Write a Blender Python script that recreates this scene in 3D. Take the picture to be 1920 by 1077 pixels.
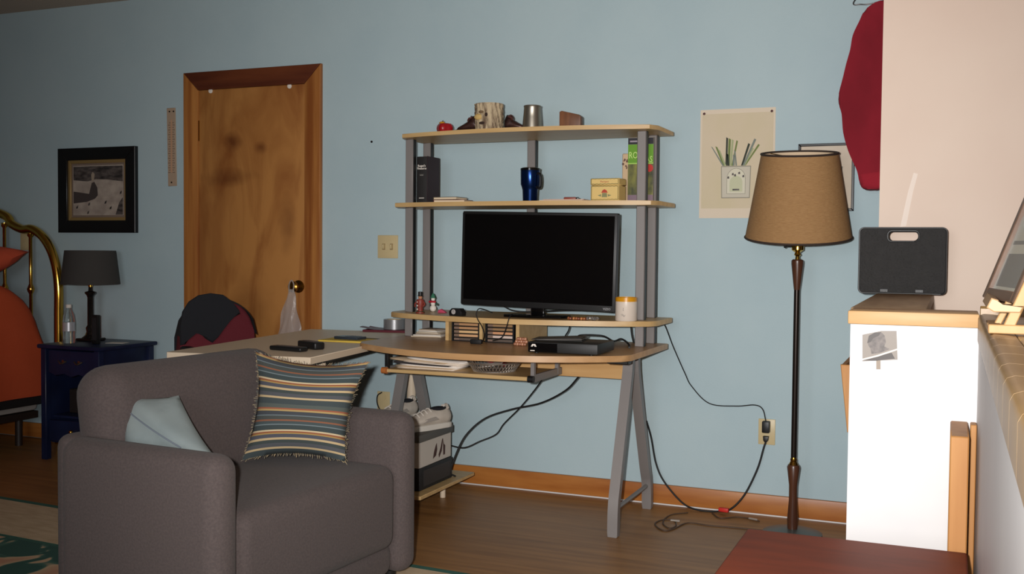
import bpy, bmesh, math, random
from math import sin, cos, pi, radians, sqrt
from mathutils import Vector, Matrix

for _o in list(bpy.data.objects):
    bpy.data.objects.remove(_o, do_unlink=True)
scene = bpy.context.scene
COL = scene.collection
random.seed(7)

# ------------------------------------------------------------------ camera
CH = 1.15                       # camera height
FPX = 1955.0                    # focal length in pixels of a 1920 px wide frame
YAW, PITCH, ROLL = 0.3996, 0.03665, 0.00906
_f = Vector((-sin(YAW), cos(YAW), 0)); _r = Vector((cos(YAW), sin(YAW), 0)); _u = Vector((0, 0, 1))
_f2 = _f*cos(PITCH) - _u*sin(PITCH); _u2 = _u*cos(PITCH) + _f*sin(PITCH)
_r3 = _r*cos(ROLL) + _u2*sin(ROLL); _u3 = _u2*cos(ROLL) - _r*sin(ROLL)
CAMPOS = Vector((0, 0, CH))
camd = bpy.data.cameras.new('camera'); camo = bpy.data.objects.new('camera', camd); COL.objects.link(camo)
camd.sensor_fit = 'HORIZONTAL'; camd.sensor_width = 36; camd.lens = FPX/1920*36
camd.clip_start = 0.02; camd.clip_end = 60
camo.matrix_world = Matrix(((_r3.x, _u3.x, -_f2.x, 0), (_r3.y, _u3.y, -_f2.y, 0), (_r3.z, _u3.z, -_f2.z, CH), (0, 0, 0, 1)))
scene.camera = camo

# ------------------------------------------------------------------ world, lights, exposure
wd = bpy.data.worlds.new('world'); scene.world = wd; wd.use_nodes = True
wd.node_tree.nodes['Background'].inputs[0].default_value = (0.75, 0.85, 1.0, 1)
wd.node_tree.nodes['Background'].inputs[1].default_value = 1.0
vs = scene.view_settings
vs.view_transform = 'Standard'; vs.look = 'None'; vs.exposure = 0.0; vs.gamma = 1.0; vs.use_curve_mapping = False

# the flash of the camera that took the picture, a hand's breadth above the lens
fl = bpy.data.lights.new('flash', 'SPOT'); flo = bpy.data.objects.new('flash', fl); COL.objects.link(flo)
fl.energy = 510; fl.spot_size = radians(80); fl.spot_blend = 1.0; fl.shadow_soft_size = 0.02; fl.color = (1.0, 0.97, 0.94)
flo.matrix_world = camo.matrix_world @ Matrix.Rotation(radians(-6), 4, 'Y'); flo.location = CAMPOS + _u3*0.045 - _r3*0.085

# added ambient fill in front of an invented window behind the photographer
wl = bpy.data.lights.new('ambient_fill', 'AREA'); wlo = bpy.data.objects.new('ambient_fill', wl); COL.objects.link(wlo)
wl.shape = 'RECTANGLE'; wl.size = 1.5; wl.size_y = 1.2; wl.energy = 45; wl.color = (0.95, 0.97, 1.0)
wlo.location = (-0.6, -1.47, 1.5); wlo.rotation_euler = (radians(90), 0, 0)

# ------------------------------------------------------------------ pixel to place helpers (1920 x 1077 frame)
def ray(x, y):
    return _r3*((x-960)/FPX) - _u3*((y-538.5)/FPX) + _f2
def onz(x, y, z):
    d = ray(x, y); return CAMPOS + d*((z-CH)/d.z)
def ony(x, y, Y):
    d = ray(x, y); return CAMPOS + d*(Y/d.y)
def onx(x, y, X):
    d = ray(x, y); return CAMPOS + d*(X/d.x)

# ------------------------------------------------------------------ materials
def lin(c):
    return tuple(((v/255)/12.92 if v/255 <= 0.04045 else ((v/255+0.055)/1.055)**2.4) for v in c) + (1,)
MATS = {}
def mat(name, c, rough=0.6, metal=0.0, c2=None, scale=(8, 8, 8), detail=4, lo=0.35, hi=0.65, bump=0.0, bscale=80,
        trans=0.0, ior=1.45, sheen=0.0, dist=0.0, alpha=1.0, spec=0.5, coat=0.0):
    if name in MATS: return MATS[name]
    m = bpy.data.materials.new(name); m.use_nodes = True; MATS[name] = m
    nt = m.node_tree; b = nt.nodes['Principled BSDF']
    b.inputs['Base Color'].default_value = lin(c); b.inputs['Roughness'].default_value = rough
    b.inputs['Metallic'].default_value = metal; b.inputs['IOR'].default_value = ior
    b.inputs['Transmission Weight'].default_value = trans; b.inputs['Sheen Weight'].default_value = sheen
    b.inputs['Alpha'].default_value = alpha; b.inputs['Specular IOR Level'].default_value = spec
    b.inputs['Coat Weight'].default_value = coat
    tc = nt.nodes.new('ShaderNodeTexCoord')
    if c2:
        mp = nt.nodes.new('ShaderNodeMapping'); mp.inputs['Scale'].default_value = scale
        nz = nt.nodes.new('ShaderNodeTexNoise'); nz.inputs['Scale'].default_value = 1; nz.inputs['Detail'].default_value = detail
        nz.inputs['Distortion'].default_value = dist
        cr = nt.nodes.new('ShaderNodeValToRGB')
        cr.color_ramp.elements[0].position = lo; cr.color_ramp.elements[0].color = lin(c)
        cr.color_ramp.elements[1].position = hi; cr.color_ramp.elements[1].color = lin(c2)
        nt.links.new(tc.outputs['Object'], mp.inputs[0]); nt.links.new(mp.outputs[0], nz.inputs[0])
        nt.links.new(nz.outputs['Fac'], cr.inputs[0]); nt.links.new(cr.outputs[0], b.inputs['Base Color'])
    if bump:
        n2 = nt.nodes.new('ShaderNodeTexNoise'); n2.inputs['Scale'].default_value = bscale; n2.inputs['Detail'].default_value = 3
        bp = nt.nodes.new('ShaderNodeBump'); bp.inputs['Strength'].default_value = bump; bp.inputs['Distance'].default_value = 0.004
        nt.links.new(tc.outputs['Object'], n2.inputs[0]); nt.links.new(n2.outputs['Fac'], bp.inputs['Height'])
        nt.links.new(bp.outputs[0], b.inputs['Normal'])
    return m

# ------------------------------------------------------------------ mesh helpers
def V(*a): return Vector(a)
class MB:
    def __init__(s): s.bm = bmesh.new()
    def box(s, c, d, rot=None, bev=0.0, seg=2):
        M = Matrix.Translation(Vector(c)) @ (rot.to_4x4() if rot is not None else Matrix.Identity(4)) @ Matrix.Diagonal((d[0], d[1], d[2], 1))
        r = bmesh.ops.create_cube(s.bm, size=1, matrix=M)
        if bev:
            es = list({e for v in r['verts'] for e in v.link_edges})
            bmesh.ops.bevel(s.bm, geom=es, offset=bev, segments=seg, profile=0.5, affect='EDGES', clamp_overlap=True)
        return s
    def bb(s, x0, x1, y0, y1, z0, z1, bev=0.0, seg=2):
        return s.box(((x0+x1)/2, (y0+y1)/2, (z0+z1)/2), (abs(x1-x0), abs(y1-y0), abs(z1-z0)), None, bev, seg)
    def lathe(s, prof, c=(0, 0, 0), n=24, rot=None, sx=1, sy=1):
        c = Vector(c); rings = []
        for r, z in prof:
            if r < 1e-6:
                p = Vector((0, 0, z)); p = rot @ p if rot is not None else p
                rings.append([s.bm.verts.new(c+p)])
            else:
                ring = []
                for k in range(n):
                    a = 2*pi*k/n; p = Vector((r*cos(a)*sx, r*sin(a)*sy, z)); p = rot @ p if rot is not None else p
                    ring.append(s.bm.verts.new(c+p))
                rings.append(ring)
        for a, b in zip(rings, rings[1:]):
            if len(a) == 1 and len(b) == 1: continue
            for k in range(n):
                k2 = (k+1) % n
                if len(a) == 1: s.bm.faces.new((a[0], b[k], b[k2]))
                elif len(b) == 1: s.bm.faces.new((a[k], b[0], a[k2]))
                else: s.bm.faces.new((a[k], b[k], b[k2], a[k2]))
        for ring in (rings[0], rings[-1]):
            if len(ring) > 2: s.bm.faces.new(ring)
        return s
    def tube(s, pts, r, n=8, cap=True):
        pts = [Vector(p) for p in pts]; rs = r if isinstance(r, (list, tuple)) else [r]*len(pts)
        t0 = (pts[1]-pts[0]).normalized(); a = t0.orthogonal().normalized(); rings = []
        for i, p in enumerate(pts):
            t = (pts[min(i+1, len(pts)-1)]-pts[max(i-1, 0)])
            t = t.normalized() if t.length > 1e-9 else t0
            a = (a - t*a.dot(t)); a = a.normalized() if a.length > 1e-6 else t.orthogonal().normalized(); b = t.cross(a)
            rings.append([s.bm.verts.new(p + (a*cos(2*pi*k/n)+b*sin(2*pi*k/n))*rs[i]) for k in range(n)])
        for A, B in zip(rings, rings[1:]):
            for k in range(n): s.bm.faces.new((A[k], A[(k+1) % n], B[(k+1) % n], B[k]))
        if cap: s.bm.faces.new(rings[0]); s.bm.faces.new(rings[-1])
        return s
    def prism(s, poly, o, u, v, w, bev=0.0, seg=2):
        """polygon (a,b) -> o+u*a+v*b, extruded by vector w"""
        o, u, v, w = Vector(o), Vector(u), Vector(v), Vector(w)
        A = [s.bm.verts.new(o+u*a+v*b) for a, b in poly]; B = [s.bm.verts.new(p.co+w) for p in A]
        n = len(A); fs = [s.bm.faces.new(A), s.bm.faces.new(B[::-1])]
        for k in range(n): fs.append(s.bm.faces.new((A[k], B[k], B[(k+1) % n], A[(k+1) % n])))
        if bev:
            es = list({e for e in fs[0].edges} | {e for e in fs[1].edges})
            bmesh.ops.bevel(s.bm, geom=es, offset=bev, segments=seg, profile=0.5, affect='EDGES', clamp_overlap=True)
        return s
    def grid(s, f, nu, nv, closeu=False):
        g = [[s.bm.verts.new(f(i/nu, j/nv)) for j in range(nv+1)] for i in range(nu if closeu else nu+1)]
        N = len(g)
        for i in range(nu):
            i2 = (i+1) % N
            for j in range(nv): s.bm.faces.new((g[i][j], g[i2][j], g[i2][j+1], g[i][j+1]))
        return s
    def sphere(s, c, r, sx=1, sy=1, sz=1, n=14):
        M = Matrix.Translation(Vector(c)) @ Matrix.Diagonal((sx, sy, sz, 1))
        bmesh.ops.create_uvsphere(s.bm, u_segments=n, v_segments=max(6, n*2//3), radius=r, matrix=M); return s
    def build(s, name, m, parent=None, smooth=40, loc=None, rot=None, weld=False):
        bm = s.bm
        if weld: bmesh.ops.remove_doubles(bm, verts=bm.verts, dist=1e-5)
        bmesh.ops.recalc_face_normals(bm, faces=bm.faces)
        if smooth:
            lim = radians(smooth)
            for f in bm.faces: f.smooth = True
            for e in bm.edges:
                if len(e.link_faces) == 2 and e.calc_face_angle(0) > lim: e.smooth = False
        me = bpy.data.meshes.new(name); bm.to_mesh(me); bm.free()
        me.materials.append(m)
        o = bpy.data.objects.new(name, me); COL.objects.link(o)
        if parent is not None: o.parent = parent
        if loc is not None: o.location = loc
        if rot is not None: o.rotation_euler = rot
        return o

def thing(name, label, cat, loc=(0, 0, 0), rz=0.0, group=None, rot=None):
    o = bpy.data.objects.new(name, None); COL.objects.link(o); o.location = loc
    o.rotation_euler = rot if rot is not None else (0, 0, rz); o.empty_display_size = 0.05
    return tag(o, label, cat, group)
def tag(o, label, cat, group=None):
    o['label'] = label; o['category'] = cat
    if group: o['group'] = group
    return o
def struct(o, label=None):
    o['kind'] = 'structure'
    if label: o['label'] = label
    return o
def copy_tree(o, parent=None):
    c = o.copy(); COL.objects.link(c); c.parent = parent
    for ch in list(o.children): copy_tree(ch, c)
    return c
def cr(pts, n=6):
    """Catmull-Rom curve through points"""
    P = [Vector(p) for p in pts]; P = [P[0]*2-P[1]] + P + [P[-1]*2-P[-2]]; out = []
    for i in range(1, len(P)-2):
        a, b, c, d = P[i-1:i+3]
        for k in range(n):
            t = k/n
            out.append(0.5*((2*b)+(c-a)*t+(2*a-5*b+4*c-d)*t*t+(3*b-a-3*c+d)*t**3))
    out.append(P[-2]); return out
_fontcache = {}
def text(body, size, m, parent, loc, rot=(pi/2, 0, 0), ext=0.0004, name='lettering', sx=1.0, bold=0.0):
    cu = bpy.data.curves.new('txt', 'FONT'); cu.body = body; cu.size = size; cu.extrude = ext; cu.align_x = 'CENTER'; cu.align_y = 'CENTER'
    cu.resolution_u = 2; cu.offset = bold
    t = bpy.data.objects.new('txt', cu); COL.objects.link(t)
    dg = bpy.context.evaluated_depsgraph_get(); me = bpy.data.meshes.new_from_object(t.evaluated_get(dg))
    bpy.data.objects.remove(t, do_unlink=True)
    me.materials.clear(); me.materials.append(m); me.name = name
    o = bpy.data.objects.new(name, me); COL.objects.link(o); o.parent = parent; o.location = loc; o.rotation_euler = rot
    o.scale = (sx, 1, 1); return o
def pillow(mb, w, h, t, n=16, pinch=0.06, seed=1, corner=0.0):
    """cushion in local XY, thickness along Z"""
    rnd = random.Random(seed); ph = [rnd.uniform(0, 6) for _ in range(6)]
    def pt(a, b, sgn):
        x, y = 2*a-1, 2*b-1
        ex = 1 - pinch*(1-y*y)*0+0; k = (1-abs(x)**2.6)*(1-abs(y)**2.6)
        px = x*(w/2)*(1-pinch*(1-abs(y)**2)*abs(x)); py = y*(h/2)*(1-pinch*(1-abs(x)**2)*abs(y))
        z = sgn*t/2*(max(k, 0)**0.55) + 0.004*sin(5*x+ph[0])*sin(4*y+ph[1])*(k)
        return Vector((px, py, z))
    mb.grid(lambda a, b: pt(a, b, 1), n, n); mb.grid(lambda a, b: pt(a, b, -1), n, n)
    bmesh.ops.remove_doubles(mb.bm, verts=mb.bm.verts, dist=1e-5)
    return mb
RZ = lambda a: Matrix.Rotation(a, 3, 'Z'); RX = lambda a: Matrix.Rotation(a, 3, 'X'); RY = lambda a: Matrix.Rotation(a, 3, 'Y')

# ------------------------------------------------------------------ palette
M_wall = mat('blue_wall_paint', (174, 194, 200), 0.75, c2=(169, 190, 197), scale=(3, 3, 3), bump=0.12, bscale=140)
M_ceil = mat('ceiling_paint', (190, 176, 160), 0.9, bump=0.3, bscale=60)
M_cream = mat('cream_wall_paint', (232, 212, 196), 0.7, c2=(228, 206, 190), scale=(2, 2, 2))
M_white = mat('white_panel_paint', (212, 211, 211), 0.5, c2=(207, 206, 207), scale=(4, 4, 4))
M_floor = mat('laminate_floor', (158, 114, 66), 0.42, c2=(124, 86, 48), scale=(2.2, 26, 5), detail=6, lo=0.3, hi=0.72)
M_base = mat('baseboard_pine', (178, 116, 56), 0.4, c2=(150, 86, 36), scale=(2, 20, 14))
M_door = mat('door_pine_ply', (176, 122, 66), 0.4, c2=(128, 72, 32), scale=(5, 5, 1.2), detail=5, lo=0.42, hi=0.72, dist=1.2)
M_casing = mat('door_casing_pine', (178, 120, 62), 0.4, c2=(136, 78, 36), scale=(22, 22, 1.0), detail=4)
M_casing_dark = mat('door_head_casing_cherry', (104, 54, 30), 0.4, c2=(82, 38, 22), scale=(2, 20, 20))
M_maple = mat('maple_laminate', (198, 166, 116), 0.4, c2=(186, 152, 102), scale=(2, 30, 30))
M_maple_top = mat('maple_desk_top', (186, 146, 102), 0.35, c2=(172, 132, 90), scale=(2, 30, 30))
M_silver = mat('silver_painted_steel', (132, 127, 125), 0.45, metal=0.2)
M_black = mat('black_plastic', (20, 20, 21), 0.45)
M_blackgloss = mat('black_gloss', (8, 8, 9), 0.12)
M_rubber = mat('black_rubber', (16, 16, 17), 0.6)
M_brass = mat('polished_brass', (212, 170, 78), 0.16, metal=1.0)
M_goldbrass = mat('antique_brass', (150, 112, 48), 0.25, metal=1.0)
M_ivory = mat('ivory_plastic', (198, 180, 138), 0.4)
M_paper = mat('white_paper', (222, 214, 204), 0.8)
M_pine = mat('light_pine', (206, 170, 124), 0.55, c2=(190, 150, 100), scale=(3, 18, 18))
M_pinev = mat('golden_pine_board', (176, 126, 72), 0.6, c2=(160, 108, 56), scale=(18, 18, 2))
M_grey = mat('armchair_grey_weave', (82, 72, 70), 0.95, c2=(73, 64, 63), scale=(160, 160, 160), detail=2, bump=0.25, bscale=420, sheen=0.05)
M_orange = mat('orange_quilt', (196, 80, 42), 0.85, bump=0.4, bscale=26)
M_navy = mat('navy_painted_wood', (24, 34, 66), 0.4, c2=(17, 24, 50), scale=(5, 5, 5))
# ================================================================== THE ROOM
WY = 4.59; CEIL = 2.523; XL, XR, YR = -6.5, 2.2, -1.5
struct(MB().bb(XL-.1, XR+.1, YR-.1, WY+.1, -.06, 0).build('floor', M_floor, smooth=0), 'brown wood laminate floor')
struct(MB().bb(XL-.1, XR+.1, YR-.1, WY+.1, CEIL, CEIL+.06).build('ceiling', M_ceil, smooth=0), 'dull beige ceiling')
DX0, DX1, DTOP = -3.884, -3.003, 2.091         # outer edges of the door casing
struct(MB().bb(XL-.1, XR+.1, WY, WY+.1, 0, CEIL).build('wall_back', M_wall, smooth=0), 'light blue painted wall')
struct(MB().bb(XL-.1, XL, YR, WY, 0, CEIL).build('wall_left', M_wall, smooth=0))
struct(MB().bb(XR, XR+.1, YR, WY, 0, CEIL).build('wall_right', M_cream, smooth=0))
# rear wall with an opening for the added, unseen window
wx0, wx1, wz0, wz1 = -1.4, 0.2, 0.85, 2.15
rw = MB(); rw.bb(XL, wx0, YR-.1, YR, 0, CEIL); rw.bb(wx1, XR, YR-.1, YR, 0, CEIL); rw.bb(wx0, wx1, YR-.1, YR, 0, wz0); rw.bb(wx0, wx1, YR-.1, YR, wz1, CEIL)
struct(rw.build('wall_rear', M_cream, smooth=0))
win = bpy.data.objects.new('added_window_1', None); COL.objects.link(win); win.location = ((wx0+wx1)/2, YR-.05, wz0); struct(win)  # window out of view, added to go with the weak ambient fill
fr = MB(); w2 = (wx1-wx0)/2; hh = wz1-wz0
for a in (-w2+.03, 0, w2-.03): fr.bb(a-.03, a+.03, -.03, .03, 0, hh)
for b in (.03, hh/2, hh-.03): fr.bb(-w2, w2, -.03, .03, b-.03, b+.03)
fr.build('window_frame', M_white, win, smooth=0)
MB().bb(-w2, w2, -.004, .004, .02, hh-.02).build('pane', mat('window_glass', (235, 240, 240), 0.02, trans=1.0), win, smooth=0)
# baseboards
struct(MB().bb(DX1+.005, 0.35, WY-.016, WY, .004, .09, .004).build('baseboard_back', M_base), 'golden pine baseboard')
struct(MB().bb(XL, DX0-.005, WY-.016, WY, .004, .09, .004).build('baseboard_left', M_base))
struct(MB().bb(DX1+.005, 0.35, WY-.020, WY-.0165, .0, .0055).build('trim_1', M_white, smooth=0), 'thin pale line of caulk under the baseboard')
# door
door = bpy.data.objects.new('door_1', None); COL.objects.link(door); door.location = ((DX0+DX1)/2, WY, 0); struct(door, 'varnished pine door closed in its casing')
hw = (DX1-DX0)/2; ci = .098
def casing(name, poly, m):
    # mitred board, thick at its outer rim and sloping down towards the door
    MB().prism(poly, (0, 0, 0), (1, 0, 0), (0, 0, 1), (0, -.026, 0), .006).build(name, m, door)
casing('casing', [(-hw, 0), (-hw+ci, 0), (-hw+ci, DTOP-ci), (-hw, DTOP)], M_casing)
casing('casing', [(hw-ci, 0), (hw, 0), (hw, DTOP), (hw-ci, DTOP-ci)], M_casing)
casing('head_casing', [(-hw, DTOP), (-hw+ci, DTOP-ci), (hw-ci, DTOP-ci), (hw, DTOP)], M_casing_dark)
sl = MB().bb(-hw+ci+.001, hw-ci-.001, -.014, -.0005, .008, DTOP-ci-.0005, .001).build('door_slab', M_door, door)
# knots and dark figure in the pine veneer of the slab
nt = M_door.node_tree; bs_ = nt.nodes['Principled BSDF']; src = bs_.inputs['Base Color'].links[0].from_socket
tcd = nt.nodes.new('ShaderNodeTexCoord'); nzd = nt.nodes.new('ShaderNodeTexNoise'); nzd.inputs['Scale'].default_value = 9; nzd.inputs['Detail'].default_value = 4
nt.links.new(tcd.outputs['Object'], nzd.inputs[0])
for px, py, rx_, rz_, st_ in ((437, 266, .075, .06, .85), (488, 276, .05, .045, .7), (428, 333, .20, .055, .6), (540, 420, .07, .16, .45), (470, 560, .16, .20, .35)):
    kp_ = ony(px, py, WY-.014); cx, cz = kp_.x-door.location.x, kp_.z
    mpd = nt.nodes.new('ShaderNodeMapping'); mpd.vector_type = 'POINT'
    mpd.inputs['Scale'].default_value = (1/rx_, 0, 1/rz_); mpd.inputs['Location'].default_value = (-cx/rx_, 0, -cz/rz_)
    wrp = nt.nodes.new('ShaderNodeVectorMath'); wrp.operation = 'MULTIPLY_ADD'; wrp.inputs[1].default_value = (1.1, 1.1, 1.1)
    ln = nt.nodes.new('ShaderNodeVectorMath'); ln.operation = 'LENGTH'
    sb_ = nt.nodes.new('ShaderNodeVectorMath'); sb_.operation = 'SUBTRACT'; sb_.inputs[1].default_value = (.5, .5, .5)
    mr = nt.nodes.new('ShaderNodeMapRange'); mr.inputs['From Min'].default_value = .15; mr.inputs['From Max'].default_value = 1.0; mr.inputs['To Min'].default_value = st_; mr.inputs['To Max'].default_value = 0
    mx = nt.nodes.new('ShaderNodeMix'); mx.data_type = 'RGBA'; mx.inputs[7].default_value = lin((98, 52, 24))
    nt.links.new(tcd.outputs['Object'], mpd.inputs[0]); nt.links.new(nzd.outputs['Color'], sb_.inputs[0]); nt.links.new(sb_.outputs[0], wrp.inputs[0])
    nt.links.new(mpd.outputs[0], wrp.inputs[2]); nt.links.new(wrp.outputs[0], ln.inputs[0]); nt.links.new(ln.outputs['Value'], mr.inputs[0])
    nt.links.new(mr.outputs[0], mx.inputs[0]); nt.links.new(src, mx.inputs[6]); src = mx.outputs[2]
nt.links.new(src, bs_.inputs['Base Color'])
MB().bb(-hw+ci-.001, -hw+ci+.004, -.020, -.002, 1.72, 1.83).bb(-hw+ci-.001, -hw+ci+.004, -.020, -.002, .2, .31).build('hinge', M_goldbrass, door)
kn = MB(); KR = RX(pi/2)
kp = ony(553, 538, WY-.05); kx = kp.x-door.location.x; kz = kp.z
kn.lathe([(0, 0), (.033, 0), (.033, .006), (.014, .010), (.012, .03), (.022, .036), (.029, .048), (.029, .058), (.02, .066), (0, .068)], (kx, -.014, kz), 20, RX(pi/2))
kn.build('door_knob', M_goldbrass, door)
for px, py in ((395, 170), (543, 161)):
    p = ony(px, py, WY-.015)
    MB().lathe([(0, 0), (.013, 0), (.012, .004), (0, .006)], (p.x-door.location.x, -.0145, p.z-.002), 14, RX(pi/2)).build('bumper_pad', M_paper, door)

# partition of the kitchen side: cream wall standing in front of the back wall
PY = 4.20
struct(MB().bb(-.262, XR, PY, PY+.10, 0, CEIL).build('wall_partition', M_cream, smooth=0), 'cream painted partition wall')
sk = [ony(x, y, PY-.0005) for x, y in ((1713, 324), (1721, 326), (1712, 360), (1699, 424), (1688, 426), (1702, 362))]  # outline of a sun glint, painted as a paler cream streak
MB().prism([(p.x, p.z) for p in sk], (0, PY-.0002, 0), (1, 0, 0), (0, 0, 1), (0, -.0006, 0)).build('painted_sun_glint', mat('sun_glint_cream', (243, 228, 216), .7), bpy.data.objects['wall_partition'], smooth=0)
# peninsula: low wall with wooden cap, then the kitchen counter coming forward
E0, E1, EY = -.238, .063, 2.80
pw = MB().bb(E0, E1+.14, EY, EY+.15, 0, .965); pw.bb(E0, -.08, EY+.15, PY, 0, .965)
struct(pw.build('wall_half', M_white, smooth=0), 'white painted end of the low kitchen wall')
struct(MB().bb(E1, .70, .55, EY, 0, .934).build('wall_counter', M_white, smooth=0), 'white side of the tiled kitchen counter')
struct(MB().bb(E0-.006, E1, EY-.012, EY+.16, .966, 1.0, .003).build('trim_2', M_pine), 'light pine cap board on the low white wall')
struct(MB().bb(E0-.014, -.062, EY+.161, PY-.002, .966, 1.0, .003).build('trim_3', mat('worn_brown_board', (150, 124, 92), .55, c2=(128, 102, 72), scale=(20, 3, 20))), 'worn brown plank running back along the low wall')

# tiled counter top
ct = thing('tile_countertop', 'tan ceramic tile counter top with rounded edge tiles, under the wooden easel', 'countertop', (E1, EY, .962))
M_tile = mat('tan_glazed_tile', (168, 136, 88), .3, c2=(156, 124, 78), scale=(6, 6, 6))
M_edge = mat('tan_edge_tile', (152, 120, 72), .35, c2=(138, 106, 62), scale=(8, 8, 8))
M_grout = mat('pale_grout', (206, 192, 168), .9)
MB().bb(.002, .637, -2.25, -.001, -.0275, .030).build('grout_bed', M_grout, ct, smooth=0)
tm = None
for i in range(4):
    for j in range(15):
        x0, y0 = .047+i*.148, -.155*j-.004
        if tm is None:
            o = MB().bb(.0015, .1465, -.1535, -.0015, 0, .008, .002, 1).build('tile', M_tile, ct); tm = o.data
        else:
            o = bpy.data.objects.new('tile', tm); COL.objects.link(o); o.parent = ct
        o.location = (x0, y0, .029)
em = None
for j in range(15):
    if em is None:
        pr = [(-.003, -.027), (-.003, .028), (.001, .036), (.010, .0395), (.030, .0385), (.046, .037), (.046, .0305), (.0015, .0305), (.0015, -.027)]
        o = MB().prism(pr, (0, -.0005, 0), (1, 0, 0), (0, 0, 1), (0, -.154, 0), 0, 1).build('edge_tile', M_edge, ct, smooth=50); em = o.data
    else:
        o = bpy.data.objects.new('edge_tile', em); COL.objects.link(o); o.parent = ct
    o.location = (0, -.155*j-.004, 0)
for i in range(5):
    MB().prism([(.0, .029), (.0, .052), (.01, .058), (.03, .054), (.036, .038), (.036, .029)], (.002+i*.152, -.006, 0), (0, 1, 0), (0, 0, 1), (.149, 0, 0), .001, 1).build('back_edge_tile', M_edge, ct)

# ================================================================== ARMCHAIR
ac = thing('armchair', 'grey woven fabric armchair with rounded arms, standing on the rug', 'armchair', (-2.03, 2.69, .0115), radians(-4.3))
def rb(x0, x1, y0, y1, z0, z1, b, seg=5):
    return MB().bb(x0, x1, y0, y1, z0, z1, b, seg)
rb(-.275, .325, -.50, -.392, .035, .588, .05, 6).build('armrest', M_grey, ac, smooth=60)
rb(-.275, .325, .382, .49, .035, .582, .05, 6).build('armrest', M_grey, ac, smooth=60)
rb(-.30, .29, -.40, .39, .035, .15, .04, 4).build('base', M_grey, ac, smooth=60)
rb(-.25, .312, -.390, .380, .13, .415, .05, 5).build('seat_cushion', M_grey, ac, smooth=60)
bk = MB().box((0, 0, 0), (.19, .79, .42), RY(radians(-8)), .088, 7)
bk.build('back_cushion', M_grey, ac, smooth=60, loc=(-.255, .0, .570))
rb(-.375, -.295, -.43, .43, .05, .58, .038, 4).build('back_shell', M_grey, ac, smooth=60)
for x in (-.24, .25):
    for y in (-.42, .42): MB().lathe([(.018, 0), (.022, .04), (0, .04)], (x, y, 0), 12).build('foot', M_black, ac)

# striped cushion: bilinear patch between four corners, bulged, with fringe
cs = thing('striped_cushion', 'teal, tan and rust striped throw cushion with a fringed edge, leaning in the grey armchair', 'cushion', (-2.02, 2.95, .435))
BLc, BRc, TLc, TRc = V(-2.165, 2.83, .437), V(-1.842, 2.955, .437), V(-2.185, 2.93, .79), V(-1.80, 3.03, .765)
base = cs.location.copy()
nrm = (BRc-BLc).cross(TLc-BLc).normalized()
def cush(a, b, sgn):
    x, y = 2*a-1, 2*b-1
    pin = .085
    a2 = a - pin*(1-y*y)*x*0.9; b2 = b - pin*(1-x*x)*y*0.9
    p = BLc*(1-a2)*(1-b2) + BRc*a2*(1-b2) + TLc*(1-a2)*b2 + TRc*a2*b2
    k = max((1-abs(x)**2.4)*(1-abs(y)**2.4), 0)**.6
    return p + nrm*sgn*(.062*k) - base
m = bpy.data.materials.new('striped_cotton'); m.use_nodes = True; nt = m.node_tree; b = nt.nodes['Principled BSDF']; b.inputs['Roughness'].default_value = .9
uvn = nt.nodes.new('ShaderNodeUVMap'); sp = nt.nodes.new('ShaderNodeSeparateXYZ'); rmp = nt.nodes.new('ShaderNodeValToRGB'); rmp.color_ramp.interpolation = 'CONSTANT'
mul = nt.nodes.new('ShaderNodeMath'); mul.operation = 'MULTIPLY'; mul.inputs[1].default_value = 1.9
frc = nt.nodes.new('ShaderNodeMath'); frc.operation = 'FRACT'
cols = [((55, 64, 66), .10), ((177, 155, 118), .035), ((72, 74, 78), .07), ((54, 62, 61), .06), ((177, 155, 118), .04), ((71, 72, 81), .065), ((154, 126, 71), .02), ((134, 81, 52), .03), ((185, 167, 135), .03),
        ((51, 61, 62), .085), ((105, 116, 119), .018), ((58, 69, 71), .055), ((126, 80, 57), .03), ((62, 66, 63), .07), ((98, 109, 113), .018), ((57, 61, 66), .07), ((160, 135, 87), .03), ((139, 81, 57), .03), ((74, 81, 77), .075)]
tot = sum(c[1] for c in cols); acc = 0; els = rmp.color_ramp.elements
for i, (c, wdt) in enumerate(cols):
    if i == 0: els[0].position = 0; els[0].color = lin(c)
    elif i == 1: els[1].position = acc; els[1].color = lin(c)
    else:
        e = els.new(acc); e.color = lin(c)
    acc += wdt/tot
nt.links.new(uvn.outputs[0], sp.inputs[0]); nt.links.new(sp.outputs[1], mul.inputs[0]); nt.links.new(mul.outputs[0], frc.inputs[0]); nt.links.new(frc.outputs[0], rmp.inputs[0]); nt.links.new(rmp.outputs[0], b.inputs['Base Color'])
mb = MB(); N = 22
uvl = mb.bm.loops.layers.uv.new('UVMap')
for sg in (1, -1):
    g = [[mb.bm.verts.new(cush(i/N, j/N, sg)) for j in range(N+1)] for i in range(N+1)]
    for i in range(N):
        for j in range(N):
            idx = [(i, j), (i+1, j), (i+1, j+1), (i, j+1)]
            f = mb.bm.faces.new([g[p][q] for p, q in idx])
            for l, (p, q) in zip(f.loops, idx):
                # one front seam: the stripes bend a little where the cushion sags
                l[uvl].uv = (p/N, q/N + .012*sin(3*p/N) )
mb.build('cover', m, cs, smooth=70, weld=True)
M_fringe = mat('cushion_fringe', (150, 132, 102), .9, c2=(70, 76, 74), scale=(60, 60, 60))
edge = [cush(t/30, 0, 0) for t in range(31)] + [cush(1, t/30, 0) for t in range(1, 31)] + [cush(1-t/30, 1, 0) for t in range(1, 31)] + [cush(0, 1-t/30, 0) for t in range(1, 31)]
fm = MB(); rr = random.Random(3); ctr = sum(edge, Vector())/len(edge)
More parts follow.
